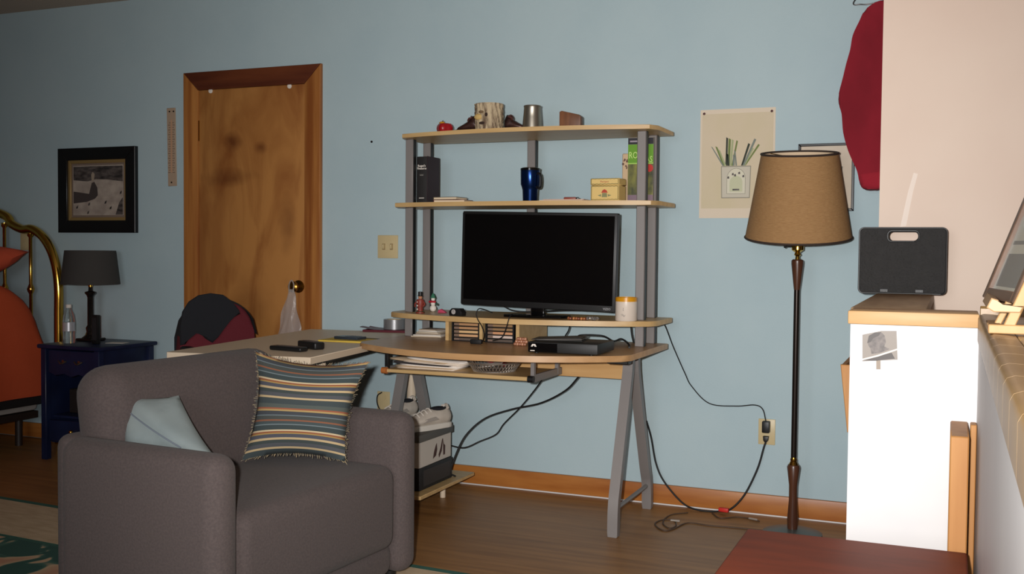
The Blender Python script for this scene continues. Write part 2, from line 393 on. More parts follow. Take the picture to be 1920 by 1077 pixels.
for i in range(len(edge)-1):
    for k in range(2):
        p = edge[i].lerp(edge[i+1], k/2); d = (p-ctr).normalized()
        q = p + d*rr.uniform(.004, .012) + Vector((rr.uniform(-.004, .004), rr.uniform(-.004, .004), rr.uniform(-.004, .004)))
        fm.tube([p, q], .0014, 3)
ff = fm.build('fringe', M_fringe, cs); ff['kind'] = 'stuff'

# pale cushion tucked behind the near arm
M_pale = mat('pale_blue_cotton', (132, 142, 142), .9, c2=(121, 132, 133), scale=(6, 6, 6), bump=.3, bscale=30)
C4 = [V(-2.235, 2.36, .545), V(-1.895, 2.375, .54), ony(231, 748, 2.43), ony(335, 742, 2.50)]
pc = thing('pale_cushion', 'pale blue-white plain pillow slumped between the arm and back of the grey armchair', 'cushion', (-2.10, 2.42, .60))
nr2 = (C4[1]-C4[0]).cross(C4[2]-C4[0]).normalized()
def pale(a, b_, sg):
    x, y = 2*a-1, 2*b_-1; a2 = a-.05*(1-y*y)*x; b2 = b_-.03*(1-x*x)*y
    p = C4[0]*(1-a2)*(1-b2)+C4[1]*a2*(1-b2)+C4[2]*(1-a2)*b2+C4[3]*a2*b2
    k = max((1-abs(x)**2.4)*(1-abs(y)**2.4), 0)**.55
    return p + nr2*sg*(.05*k) + nr2*(.006*sin(9*a+5*b_)*k) - pc.location
pmb = MB(); pmb.grid(lambda a, b_: pale(a, b_, 1), 18, 18); pmb.grid(lambda a, b_: pale(a, b_, -1), 18, 18)
pmb.build('cover', M_pale, pc, smooth=80, weld=True)
MB().tube([pale(.12+.6*t/14, .72-.62*t/14, 1)+nr2*.001 for t in range(15)], .0024, 5).build('seam', mat('pale_seam', (104, 112, 122), .9), pc)

# ================================================================== RUG
rug = thing('area_rug', 'cream and green floral rug under the grey armchair', 'rug', (-2.72, 1.72, 0), radians(-3.2))
RXh, RY1 = 2.12, 1.62
M_rugc = mat('rug_cream_border', (198, 176, 146), .95, c2=(182, 158, 128), scale=(9, 40, 9), bump=.4, bscale=200)
M_rugg = mat('rug_green_edge', (52, 96, 84), .95, bump=.4, bscale=200)
m = bpy.data.materials.new('rug_floral_field'); m.use_nodes = True; nt = m.node_tree; b = nt.nodes['Principled BSDF']; b.inputs['Roughness'].default_value = .95
tcn = nt.nodes.new('ShaderNodeTexCoord'); nz = nt.nodes.new('ShaderNodeTexNoise'); nz.inputs['Scale'].default_value = 4.2; nz.inputs['Detail'].default_value = 2; nz.inputs['Distortion'].default_value = 1.4
crn = nt.nodes.new('ShaderNodeValToRGB'); e = crn.color_ramp.elements; e[0].position = .50; e[0].color = lin((40, 82, 74)); e[1].position = .56; e[1].color = lin((196, 168, 134))
n3 = e.new(.66); n3.color = lin((186, 140, 112)); n4 = e.new(.535); n4.color = lin((64, 104, 92))
nt.links.new(tcn.outputs['Object'], nz.inputs[0]); nt.links.new(nz.outputs['Fac'], crn.inputs[0]); nt.links.new(crn.outputs[0], b.inputs['Base Color'])
def ring(x0, x1, y0, y1, w, z0, z1):
    q = MB(); q.bb(x0, x1, y1-w, y1, z0, z1); q.bb(x0, x1, y0, y0+w, z0, z1); q.bb(x0, x0+w, y0+w, y1-w, z0, z1); q.bb(x1-w, x1, y0+w, y1-w, z0, z1); return q
ring(-RXh, RXh, -1.6, RY1, .035, 0.001, .010).build('edge_band', M_rugg, rug, smooth=0)
ring(-RXh+.035, RXh-.035, -1.565, RY1-.035, .38, 0.001, .011).build('border', M_rugc, rug, smooth=0)
ring(-RXh+.415, RXh-.415, -1.185, RY1-.415, .025, 0.001, .0105).build('inner_band', M_rugg, rug, smooth=0)
MB().bb(-RXh+.44, RXh-.44, -1.16, RY1-.44, .001, .0112).build('field', m, rug, smooth=0)

# ================================================================== DESK
DZ = .747
dk = thing('computer_desk', 'computer desk with silver steel frame and three maple shelves, against the blue wall', 'desk', (-1.74, 4.15, 0))
dl = dk.location.copy()
def bow(x0, x1, yb, yf, bw, n=18, cut=.05):
    P = [(x1, yb), (x0, yb), (x0, yf+cut)]
    for k in range(n+1):
        t = k/n; x = x0+cut*.5 + (x1-x0-cut)*t; P.append((x, yf - bw*(1-(2*t-1)**2)))
    P.append((x1, yf+cut)); return P
def board(name, P, z0, z1, m, bev=.002, sag=0):
    q = MB().prism([(x-dl.x, y-dl.y) for x, y in P], (0, 0, z0), (1, 0, 0), (0, 1, 0), (0, 0, z1-z0), bev, 1)
    return q.build(name, m, dk)
board('desk_top', bow(-2.325, -1.125, 4.40, 3.80, .215), DZ-.024, DZ, M_maple_top)
board('monitor_shelf', bow(-2.365, -1.115, 4.43, 4.135, .155), .836, .858, M_maple)
board('middle_shelf', bow(-2.345, -1.11, 4.43, 4.13, .07), 1.333, 1.352, M_maple)
board('top_shelf', bow(-2.31, -1.12, 4.43, 4.13, .08), 1.642, 1.660, M_maple)
def post(name, x, y, z0, z1, w=.038, d=.034):
    o = MB().bb(x-w/2-dl.x, x+w/2-dl.x, y-d/2-dl.y, y+d/2-dl.y, z0, z1, .003, 1).build(name, M_silver, dk)
    MB().bb(x+w/2-dl.x-.001, x+w/2-dl.x+.0015, y-d/2-dl.y+.007, y+d/2-dl.y-.004, z0+.001, z1-.001).build('insert', M_black, o, smooth=0)
    return o
for x in (-2.281, -1.194):
    for y in (4.205, 4.375):
        post('upright', x, y, DZ, .836); post('upright', x, y, .858, 1.333); post('upright', x, y, 1.352, 1.642)
for z0, z1 in ((.858, 1.333), (1.352, 1.642)): post('upright', -1.768, 4.41, z0, z1)
def ribbon(path, th):
    n = len(path); L, R_ = [], []
    for i, (y, z) in enumerate(path):
        a, c = path[max(i-1, 0)], path[min(i+1, n-1)]; t = Vector((c[0]-a[0], c[1]-a[1])).normalized(); nn = Vector((-t.y, t.x))
        L.append((y+nn.x*th/2, z+nn.y*th/2)); R_.append((y-nn.x*th/2, z-nn.y*th/2))
    return L + R_[::-1]
def sm(P, n=6): return [(p.x, p.y) for p in cr([(a, b_, 0) for a, b_ in P], n)]
front = sm([(4.165, DZ-.026), (4.160, .66), (4.135, .58), (4.01, .22), (3.98, .12), (3.974, .0)], 6)
rear = sm([(4.245, DZ-.026), (4.25, .66), (4.275, .58), (4.425, .22), (4.47, .12), (4.482, .0)], 6)
for x in (-2.279, -1.228):
    for pth in (front, rear):
        P = ribbon(pth, .034); P = [(a, max(b_, 0)) for a, b_ in P]
        MB().prism([(a-dl.y, b_) for a, b_ in P], (x-.021-dl.x, 0, 0), (0, 1, 0), (0, 0, 1), (.042, 0, 0), .003, 1).build('leg', M_silver, dk, smooth=30)
    MB().tube([(x-dl.x, 4.0-dl.y, .105), (x-dl.x, 4.455-dl.y, .105)], .009, 8).build('stretcher', M_silver, dk)
    MB().bb(x-.022-dl.x, x+.022-dl.x, 4.0-dl.y, 4.36-dl.y, DZ-.05, DZ-.0245, .003, 1).build('bracket', M_silver, dk)
    xo = x+(.06 if x > -2 else -.03)
    MB().bb(xo-.055-dl.x, xo+.03-dl.x, 3.845-dl.y, 3.895-dl.y, DZ-.038, DZ-.0245, .003, 1).build('corner_cap', M_black, dk)
MB().bb(-2.255-dl.x, -1.25-dl.x, 4.285-dl.y, 4.303-dl.y, .595, DZ-.026, .001, 1).build('modesty_panel', mat('maple_panel', (208, 166, 112), .4, c2=(196, 152, 98), scale=(2, 30, 30)), dk)
# keyboard tray and its slides
tray = MB().bb(-2.215-dl.x, -1.56-dl.x, 3.875-dl.y, 4.20-dl.y, .618, .634, .002, 1).build('keyboard_tray', M_maple, dk)
for x in (-2.224, -1.551):
    MB().bb(x-.006-dl.x, x+.006-dl.x, 3.885-dl.y, 4.22-dl.y, .611, .641, .001, 1).build('slide_rail', M_silver, tray)
    for y in (3.90, 4.18): MB().bb(x-.008-dl.x, x+.008-dl.x, y-.01-dl.y, y+.01-dl.y, .616, DZ-.025, .001, 1).build('hanger_bracket', M_silver if x > -2 else M_black, tray)
    MB().lathe([(0, -.012), (.014, -.012), (.014, .012), (0, .012)], (x-dl.x, 3.877-dl.y, .626), 14, RY(pi/2)).build('end_cap', M_black if x > -2 else mat('orange_brown_plastic', (176, 104, 52), .5), tray)
# dividers under the monitor shelf
for px in (840, 903, 972):
    p = ony(px, 615, 4.08)
    MB().bb(p.x-.008-dl.x, p.x+.008-dl.x, 4.07-dl.y, 4.40-dl.y, DZ+.0005, .8355, .001, 1).build('divider', M_maple, dk)

# ================================================================== WHITE TABLE
wt = thing('white_table', 'plain white rectangular table with round legs, its far end at the blue wall', 'table', (-2.53, 3.275, 0), radians(7.4))
M_wt = mat('white_laminate', (214, 196, 172), .5)
MB().bb(-.31, .31, 0, 1.25, .706, .733, .002, 1).build('table_top', M_wt, wt)
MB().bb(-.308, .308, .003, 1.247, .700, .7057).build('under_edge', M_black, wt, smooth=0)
for x in (-.26, .268):
    for y in (.17, 1.17): MB().lathe([(.022, 0), (.022, .698), (0, .698)], (x, y, 0), 16).build('leg', M_wt, wt)

# ================================================================== FLOOR LAMP
LX, LY = -.576, 4.315
lp = thing('floor_lamp', 'tall floor lamp with brown pole and burlap tan tapered shade, beside the flower print', 'lamp', (LX, LY, 0))
M_pole = mat('bronze_pole', (40, 32, 28), .3, metal=.6)
M_wood = mat('turned_walnut', (84, 52, 36), .3, c2=(66, 38, 26), scale=(30, 30, 3))
M_shade = mat('tan_burlap', (158, 122, 80), .85, c2=(146, 110, 70), scale=(60, 60, 420), detail=2, bump=.3, bscale=500, trans=0.0)
M_trim = mat('dark_shade_trim', (52, 40, 34), .8)
MB().lathe([(0, 0), (.118, 0), (.118, .008), (.10, .014), (.03, .024), (0, .024)], n=32).build('base', mat('grey_metal_base', (96, 100, 96), .4, metal=.5), lp)
MB().lathe([(.020, .02), (.022, .06), (.016, .14), (.0165, .20), (.026, .275), (.022, .285), (0, .285)], n=20).build('lower_sleeve', M_wood, lp)
MB().lathe([(.02, .284), (.012, .30), (.014, .305), (.010, .318), (0, .318)], n=20).build('collar', M_goldbrass, lp)
MB().lathe([(.0115, .315), (.0115, 1.00), (0, 1.0)], n=16).build('pole', M_pole, lp)
MB().lathe([(.012, .995), (.015, 1.02), (.024, 1.10), (.024, 1.112), (.018, 1.118), (0, 1.118)], n=20).build('upper_sleeve', M_wood, lp)
MB().lathe([(.010, 1.116), (.008, 1.13), (.014, 1.136), (.01, 1.145), (.024, 1.155), (.026, 1.19), (.016, 1.21), (0, 1.21)], n=20).build('socket', M_brass, lp)
MB().lathe([(0, 0), (.005, 0), (.005, .02), (.009, .022), (.009, .03), (0, .03)], (-.024, 0, 1.172), 10, RY(-pi/2)).build('switch_knob', M_black, lp)
MB().lathe([(.015, 1.205), (.03, 1.25), (.032, 1.28), (.02, 1.31), (0, 1.315)], n=16).build('bulb', mat('frosted_bulb', (235, 232, 225), .3), lp)
z0, z1, r0, r1 = -.168, .168, .209, .149
SHC = V(0, 0, 1.374)
tilt = Matrix.Rotation(radians(9), 3, Vector((LY, -LX, 0)).normalized()).to_euler()      # the shade hangs askew, leaning towards the room
sh = MB()
sh.grid(lambda a, b_: V(cos(2*pi*a)*(r0+(r1-r0)*b_), sin(2*pi*a)*(r0+(r1-r0)*b_), z0+(z1-z0)*b_), 48, 6, True)
sho = sh.build('shade', M_shade, lp, smooth=60, loc=SHC, rot=tilt)
MB().grid(lambda a, b_: V(cos(2*pi*a)*(r0-.003+(r1-r0)*b_), sin(2*pi*a)*(r0-.003+(r1-r0)*b_), z0+(z1-z0)*b_), 48, 1, True).build('shade_lining', mat('cream_lining', (214, 190, 160), .8), sho)
for r, z in ((r0, z0), (r1, z1)):
    MB().tube([(cos(2*pi*k/48)*r, sin(2*pi*k/48)*r, z) for k in range(49)], .0045, 6, False).build('shade_trim', M_trim, sho)
sp = MB()
for k in range(3): sp.tube([(0, 0, z1-.02), (cos(2*pi*k/3+.5)*r1, sin(2*pi*k/3+.5)*r1, z1-.004)], .002, 5)
sp.tube([(0, 0, -.06), (0, 0, z1-.01)], .004, 6); sp.build('spider', M_goldbrass, sho)

# ================================================================== LOW BROWN TABLE
lt = thing('low_table', 'low table with worn red-brown wooden top in front of the white low wall', 'table', (-.20, 2.10, 0))
M_red = mat('worn_mahogany', (138, 62, 34), .6, spec=.25, c2=(116, 52, 30), scale=(3, 14, 3), detail=6, bump=.05, bscale=30)
MB().bb(-.243, .245, -.50, .425, .452, .48, .006, 3).build('table_top', M_red, lt)
MB().bb(-.228, .228, -.485, -.465, .37, .4515).bb(-.228, .228, .385, .405, .37, .4515).bb(-.228, -.208, -.465, .385, .37, .4515).bb(.208, .228, -.465, .385, .37, .4515).build('apron', M_red, lt, smooth=0)
for x in (-.205, .205):
    for y in (-.46, .38): MB().bb(x-.022, x+.022, y-.022, y+.022, 0, .4515, .003, 1).build('leg', M_red, lt)
# the two upright boards behind it
pb = MB().bb(0, .040, 0, .235, 0, .735, .003, 1).build('plank', M_pinev, loc=(.0035, 2.552, 0)); tag(pb, 'thick golden pine plank standing on edge behind the low brown table', 'plank')
pb = MB().bb(0, .014, 0, .05, 0, .742, .002, 1).build('plank', M_pinev, loc=(.0475, 2.69, 0)); tag(pb, 'thin pine strip beside the thick plank in the corner of the low wall', 'plank')
# ================================================================== BED
bed = thing('bed', 'bed with orange quilt and shiny brass tube headboard against the blue wall', 'bed', (-5.48, 3.6, 0))
bl = bed.location.copy()
BX0, BX1, BY0, BY1 = -6.16, -4.80, 2.45, 4.468
def topz(y):
    t = min(max((y-4.05)/.42, 0), 1); return .60 + .35*sqrt(max(0, 1-t*t))
def quilt(a, b_):
    y = BY0 + (BY1-BY0)*b_; zt = topz(y); r = .09
    P = [(BX0, .27), (BX0, zt-r)] + [(BX0+r-r*cos(k*pi/12), zt-r+r*sin(k*pi/12)) for k in range(1, 6)] + [(BX0+r, zt), (BX1-r, zt)] + [(BX1-r+r*sin(k*pi/12), zt-r+r*cos(k*pi/12)) for k in range(1, 6)] + [(BX1, zt-r), (BX1, .27)]
    L = [0]
    for p, q in zip(P, P[1:]): L.append(L[-1]+sqrt((p[0]-q[0])**2+(p[1]-q[1])**2))
    s = a*L[-1]
    for i in range(len(P)-1):
        if s <= L[i+1]+1e-9:
            t = (s-L[i])/(L[i+1]-L[i]); x = P[i][0]+(P[i+1][0]-P[i][0])*t; z = P[i][1]+(P[i+1][1]-P[i][1])*t; break
    w = .010*sin(17*y+6*z)*(1-min(1, abs(z-zt)*9)*.3) + .006*sin(31*z+9*y)
    return V(x-bl.x + (w if abs(x-BX1) < .2 else 0), y-bl.y, z + (w*.6 if z > .5 else 0))
qb = MB(); qb.grid(quilt, 60, 46)
g = [quilt(k/60, 1) for k in range(61)]
vs_ = [qb.bm.verts.new(p) for p in g]; qb.bm.faces.new(vs_)
qb.build('quilt', M_orange, bed, smooth=70, weld=True)
MB().bb(BX1-bl.x-.012, BX1-bl.x+.010, BY0-bl.y, BY1-bl.y, .238, .285, .004, 1).build('quilt_binding', mat('black_quilt_binding', (24, 20, 20), .9), bed)
MB().bb(BX0-bl.x+.06, BX1-bl.x-.05, BY0-bl.y+.02, BY1-bl.y, .19, .60, .03, 2).build('mattress', mat('mattress_cover', (178, 172, 166), .9), bed)
M_metal = mat('dark_bed_frame', (44, 34, 30), .5)
fr = MB().bb(BX0-bl.x+.05, BX1-bl.x-.06, BY0-bl.y+.02, BY1-bl.y, .15, .189); fr.build('bed_rail', M_metal, bed, smooth=0)
for x in (BX0+.1, BX1-.1):
    for y in (BY0+.1, BY1-.1): MB().lathe([(.02, 0), (.02, .15), (0, .15)], (x-bl.x, y-bl.y, 0), 10).build('leg', M_metal, bed)
HY = 4.515; hc = -5.48
half = [ony(px, py, HY) for px, py in ((110, 600), (110, 545), (106, 505), (96, 470), (80, 444), (60, 430), (42, 430), (22, 420), (4, 402))]
half = [V(half[0].x, HY, .0)] + [V(half[0].x, HY, .35)] + half
fullp = half + [V(hc-.10+.0, HY, 1.42)] + [V(2*hc-p.x-.0, HY, p.z) for p in half[::-1]]
hb = MB().tube([p-bl for p in cr(fullp, 6)], .026, 14).build('headboard_tube', M_brass, bed, smooth=70)
def spin(px, ptop):
    t = ony(px, ptop, HY); mb_ = MB(); zb = .47
    mb_.lathe([(.010, zb), (.010, 1.02-.16), (.018, 1.02-.145), (.022, 1.02-.13), (.016, 1.02-.115), (.010, 1.02-.10), (.010, t.z-.03), (.018, t.z-.02), (.018, t.z), (0, t.z)], (t.x-bl.x, HY-bl.y, 0), 12)
    mb_.build('spindle', M_brass, bed)
    return t
t1 = spin(57, 436); t2 = spin(8, 418)
for x, z in ((2*hc-t1.x, t1.z), (2*hc-t2.x, t2.z), (hc, 1.40)):
    MB().lathe([(.010, .47), (.010, .88), (.022, .90), (.010, .93), (.010, z-.01), (0, z-.01)], (x-bl.x, HY-bl.y, 0), 12).build('spindle', M_brass, bed)
MB().tube([(half[0].x-bl.x, HY-bl.y, .47), (2*hc-half[0].x-bl.x, HY-bl.y, .47)], .014, 10).build('lower_rail', M_brass, bed)
pl = thing('pillow', 'plump orange pillow lying on top of the orange quilt', 'pillow', (-5.12, 4.20, 1.035))
pillow(MB(), .62, .34, .17, 16, .05, 9).build('cover', mat('orange_pillowcase', (214, 88, 58), .85, bump=.2, bscale=20), pl, smooth=80, rot=(radians(18), radians(-4), radians(4)))

# ================================================================== NIGHTSTAND
ns = thing('nightstand', 'dark navy painted nightstand with small brass handles, next to the brass bed', 'nightstand', (-4.27, 4.335, 0))
MB().prism([(-.215, -.215), (.215, -.215), (.215, .215), (-.215, .215)], (0, 0, .598), (1, 0, 0), (0, 1, 0), (0, 0, .022), .006, 2).build('top', M_navy, ns)
for x in (-.185, .185):
    for y in (-.185, .185): MB().bb(x-.018, x+.018, y-.018, y+.018, 0, .5975, .003, 1).build('leg', M_navy, ns)
MB().bb(.172, .184, -.166, .166, .16, .597).build('side_panel', M_navy, ns, smooth=0)
MB().bb(-.184, -.172, -.166, .166, .16, .597).build('side_panel', M_navy, ns, smooth=0)
MB().bb(-.166, .166, .172, .184, .16, .597).build('back_panel', M_navy, ns, smooth=0)
dpoly = [(-.162, .59), (-.162, .47), (-.11, .452), (-.05, .47), (0, .448), (.05, .47), (.11, .452), (.162, .47), (.162, .59)]
dr = MB().prism(dpoly, (0, -.172, 0), (1, 0, 0), (0, 0, 1), (0, -.018, 0), .003, 1).build('drawer', M_navy, ns)
for x in (-.055, .055):
    MB().lathe([(.010, 0), (.010, .004), (0, .006)], (x, -.19, .53), 10, RX(pi/2)).tube(cr([(x-.028, -.197, .534), (x, -.206, .522), (x+.028, -.197, .534)], 5), .004, 6).build('drawer_handle', mat('pewter_handle', (170, 160, 140), .3, metal=1.0), dr)
MB().bb(-.166, .166, -.16, .166, .225, .237).build('shelf', M_navy, ns, smooth=0)
d2 = MB().bb(-.162, .162, -.186, -.168, .10, .215, .003, 1).build('lower_drawer', M_navy, ns)
MB().sphere((0, -.196, .16), .011, n=10).build('knob', M_brass, d2)
MB().bb(-.166, .166, -.166, .166, .09, .1).build('bottom_panel', M_navy, ns, smooth=0)
for i, (a, h_) in enumerate(((-.10, .13), (-.02, .10), (.07, .15))):
    o = MB().bb(-.035, .035, -.06, .06, 0, h_, .004, 1).build('box', mat('dark_shelf_box_%d' % i, [(34, 26, 24), (40, 40, 34), (24, 24, 30)][i], .6), loc=(-4.27+a, 4.32, .238))
    tag(o, ['dark brown small box inside the navy nightstand', 'dull olive small box inside the navy nightstand', 'blackish taller box inside the navy nightstand'][i], 'box')
# lamp on it
tlx = ony(170, 600, 4.40).x
tl = thing('table_lamp', 'small table lamp with dark grey drum shade on the navy nightstand', 'lamp', (tlx, 4.40, .6205))
M_dk = mat('smoked_metal', (60, 54, 50), .2, metal=.8)
MB().prism([(-.055, -.055), (.055, -.055), (.055, .055), (-.055, .055)], (0, 0, 0), (1, 0, 0), (0, 1, 0), (0, 0, .015), .004, 1).lathe([(.05, .014), (.03, .03), (.022, .05), (.026, .07), (.018, .085), (0, .085)], n=8).build('base', M_dk, tl)
MB().lathe([(.017, .084), (.0165, .24), (.02, .25), (.03, .262), (.03, .27), (.012, .275), (.010, .30), (0, .30)], n=8).build('column', M_dk, tl)
MB().lathe([(.0125, .298), (.0125, .33), (0, .33)], n=10).build('socket', M_brass, tl)
tz0 = ony(168, 533, 4.4).z-.6205; tz1 = ony(168, 470, 4.4).z-.6205
s_ = MB(); s_.grid(lambda a, b_: V(cos(2*pi*a)*(.155-.022*b_), sin(2*pi*a)*(.155-.022*b_), tz0+(tz1-tz0)*b_), 40, 2, True)
s_.grid(lambda a, b_: V(cos(2*pi*a)*(.152-.022*b_), sin(2*pi*a)*(.152-.022*b_), tz0+(tz1-tz0)*b_), 40, 1, True)
so = s_.build('shade', mat('dark_grey_linen', (60, 58, 56), .9, bump=.2, bscale=300), tl, smooth=60)
sp = MB()
for k in range(3): sp.tube([(0, 0, tz1-.03), (cos(2*pi*k/3)*.132, sin(2*pi*k/3)*.132, tz1-.005)], .002, 5)
sp.tube([(0, 0, .32), (0, 0, tz1-.02)], .003, 6); sp.build('spider', M_dk, so)
# water bottle, black box, paper
bp = ony(129, 610, 4.24)
wb = thing('water_bottle', 'clear plastic water bottle on the nightstand beside the brass post', 'bottle', (bp.x, 4.24, .6205))
M_clear = mat('clear_plastic', (225, 235, 238), .08, trans=.9, ior=1.3)
MB().lathe([(0, 0), (.030, 0), (.032, .01), (.030, .05), (.032, .06), (.030, .10), (.032, .115), (.028, .15), (.013, .185), (.013, .20), (0, .20)], n=20).build('body', M_clear, wb)
MB().lathe([(.0325, .065), (.0325, .112), (.031, .112), (.031, .065), (.0325, .065)], n=20).build('label', mat('silver_label', (190, 190, 196), .3, metal=.4), wb)
MB().lathe([(.0145, .19), (.0145, .208), (0, .208)], n=14).build('cap', M_paper, wb)
rp = ony(180, 610, 4.27)
rc = thing('remote_control', 'slim black remote standing on end beside the dark table lamp', 'remote', (rp.x, 4.27, .6205))
MB().bb(-.021, .021, -.012, .012, 0, .155, .004, 2).build('body', M_black, rc)
MB().bb(-.014, .014, -.0135, -.0121, .02, .14).build('button_pad', mat('dark_buttons', (34, 34, 36), .6), rc, smooth=0)
pp_ = onz(208, 634, .621)
tag(MB().bb(-.05, .05, -.035, .035, 0, .0012).build('paper_slip', M_paper, loc=(-4.16, 4.36, .6206), rot=(0, 0, .25)), 'small white paper slip on the navy nightstand top', 'paper')

# ================================================================== OFFICE CHAIR WITH JACKET
oc = thing('office_chair', 'maroon office chair with dark arms behind the white table', 'chair', (-3.28, 4.02, 0), 0)
M_maroon = mat('maroon_upholstery', (92, 24, 34), .9, bump=.3, bscale=200)
def rpoly(w0, w1, h, n=7):
    P = [(-w0, 0), (w0, 0)]
    for k in range(n*2+1):
        a = pi*k/(n*2); P.append((w1*cos(a), h-.16+.16*sin(a)))
    return P
d_ = V(.55, .835, 0)         # width direction of the back rest (turned towards the table)
nn = V(.835, -.55, 0)
MB().prism(rpoly(.205, .175, .44), V(0, 0, .46)-nn*.035+d_*.045, d_, (0, 0, 1), nn*.07, .02, 3).build('backrest', M_maroon, oc, smooth=60)
MB().box((.25, -.165, .43), (.46, .46, .09), RZ(math.atan2(-.55, .835)), .035, 4).build('seat', M_maroon, oc, smooth=60)
MB().lathe([(.025, .07), (.025, .385), (0, .385)], (.25, -.165, 0), 14).build('gas_column', M_black, oc)
MB().tube(cr([V(.15, -.10, .40), V(-.03, .02, .40), V(-.07, .046, .48), V(-.06, .04, .62)], 5), .018, 8).build('back_spine', M_black, oc)
for k in range(5):
    a = 2*pi*k/5+.3; c_ = V(.25, -.165, 0)
    ft = MB().tube([c_+V(0, 0, .085), c_+V(cos(a)*.27, sin(a)*.27, .06)], [.022, .014], 8).build('base_spoke', M_black, oc)
    MB().lathe([(0, -.014), (.027, -.014), (.027, .014), (0, .014)], c_+V(cos(a)*.27, sin(a)*.27, .0275), 14, RX(pi/2)).build('castor', M_rubber, ft)
for s2 in (1, -1):
    a0 = d_*(.17*s2+.045)
    MB().tube(cr([a0+nn*.30+V(0, 0, .41), a0+nn*.32+V(0, 0, .55), a0+nn*.26+V(0, 0, .655)], 5), .014, 8).build('arm_post', M_black, oc)
    MB().box(a0+nn*.20+V(0, 0, .668), (.26, .055, .03), RZ(math.atan2(-.55, .835)), .012, 3).build('arm_pad', M_black, oc)
# jacket hung over the back rest
jk = thing('draped_jacket', 'dark charcoal jacket draped over the back of the maroon office chair', 'jacket', (-3.28, 4.02, .52))
jp = []
o3 = V(-3.28, 4.02, .0)+nn*.05
for px, py in ((338, 648), (337, 615), (342, 585), (354, 566), (372, 554), (395, 550), (418, 553), (435, 566), (448, 582), (450, 589), (436, 592), (428, 600), (418, 618), (408, 632), (398, 643), (386, 636), (376, 624), (366, 622), (356, 630), (347, 646)):
    d0 = ray(px, py); t = (o3-CAMPOS).dot(nn)/d0.dot(nn); P = CAMPOS + d0*t; q = P-jk.location
    jp.append((q.dot(d_), q.z))
jb = MB().prism(jp, V(0, 0, 0)+nn*.037, d_, (0, 0, 1), nn*.024, .008, 2)
jb.build('front_drape', mat('charcoal_fleece', (25, 26, 31), .95, bump=.6, bscale=18), jk, smooth=60)
hood = MB(); hood.grid(lambda a, b_: d_*((2*a-1)*.185+.045) + V(0, 0, .385-.16+.175*sqrt(max(0, 1-(2*a-1)**2))-.52+.458+.03) + nn*(.055*cos(pi*b_)) + V(0, 0, .014*sin(pi*b_)), 18, 6)
hood.grid(lambda a, b_: d_*((2*a-1)*.185+.045) + V(0, 0, (.385-.16+.175*sqrt(max(0, 1-(2*a-1)**2))-.52+.488) - .26*b_) - nn*(.055+.01*sin(9*a)), 18, 5)
hood.build('back_drape', MATS['charcoal_fleece'], jk, smooth=80)

# ================================================================== ON THE WALLS
def wallthing(name, label, cat, px, py, Y=WY):
    p = ony(px, py, Y); return thing(name, label, cat, (p.x, Y, p.z))
# framed black and white picture
A, B = ony(115, 280, WY), ony(260, 437, WY)
fpw, fph = (B.x-A.x)/2, (A.z-B.z)/2
fp = thing('framed_photograph', 'black framed black-and-white snow photograph on the blue wall above the nightstand', 'picture', ((A.x+B.x)/2, WY-.001, (A.z+B.z)/2))
def frame4(w, h, t, y0, y1, z=0):
    q = MB(); o = [(-w, -h), (w, -h), (w, h), (-w, h)]; i = [(-w+t, -h+t), (w-t, -h+t), (w-t, h-t), (-w+t, h-t)]
    for k in range(4):
        k2 = (k+1) % 4; q.prism([o[k], o[k2], i[k2], i[k]], (0, y0, z), (1, 0, 0), (0, 0, 1), (0, y1-y0, 0), .002, 1)
    return q
frame4(fpw, fph, .07, 0, -.028).build('frame', mat('black_frame', (14, 13, 14), .35), fp)
frame4(fpw-.068, fph-.068, .020, 0, -.016).build('gold_liner', mat('dull_gold_liner', (150, 124, 78), .45, metal=.3), fp)
MB().bb(-fpw+.086, fpw-.086, -.008, -.002, -fph+.086, fph-.086).build('mat_board', mat('taupe_mat', (122, 106, 94), .8), fp, smooth=0)
pw_, ph_ = fpw-.10, fph-.10
ph = MB().bb(-pw_, pw_, -.0098, -.0081, -ph_, ph_).build('print', mat('snow_print', (150, 138, 128), .5, c2=(176, 164, 152), scale=(14, 14, 20), detail=5), fp, smooth=0)
M_pd = mat('print_dark', (42, 38, 38), .5, c2=(98, 90, 86), scale=(22, 22, 60), detail=5); M_pm = mat('print_mid', (70, 62, 60), .5)
def flat(name, poly, m, par, y, s=1, sz=None, o=(0, 0)):
    return MB().prism([(o[0]+a*s, o[1]+b_*(sz or s)) for a, b_ in poly], (0, y, 0), (1, 0, 0), (0, 0, 1), (0, -.0006, 0)).build(name, m, par, smooth=0)
flat('printed_trees', [(-.98, .42), (-.4, .36), (-.1, .44), (.4, .42), (.98, .34), (.98, .96), (-.98, .96)], M_pd, ph, -.0100, pw_, ph_)
flat('printed_shadow', [(-.98, -.04), (-.7, -.08), (-.35, -.14), (-.24, .30), (-.14, .34), (-.02, .1), (.0, -.2), (-.12, -.34), (-.45, -.46), (-.98, -.52)], M_pm, ph, -.0101, pw_, ph_)
flat('printed_figure', [(-.26, .62), (-.2, .74), (-.12, .64), (-.16, .36), (-.24, .38)], mat('print_light', (160, 146, 128), .5), ph, -.0108, pw_, ph_)
flat('printed_rock', [(.70, -.98), (.98, -.98), (.98, -.30), (.84, -.5)], M_pd, ph, -.0100, pw_, ph_)
for a, b_ in ((-.84, -.66), (-.36, -.55), (.30, -.48), (.5, -.7), (-.4, -.88), (.9, -.1)):
    flat('printed_track', [(a-.04, b_-.07), (a+.03, b_-.05), (a+.05, b_+.07), (a-.02, b_+.02)], M_pd, ph, -.0102, pw_, ph_)
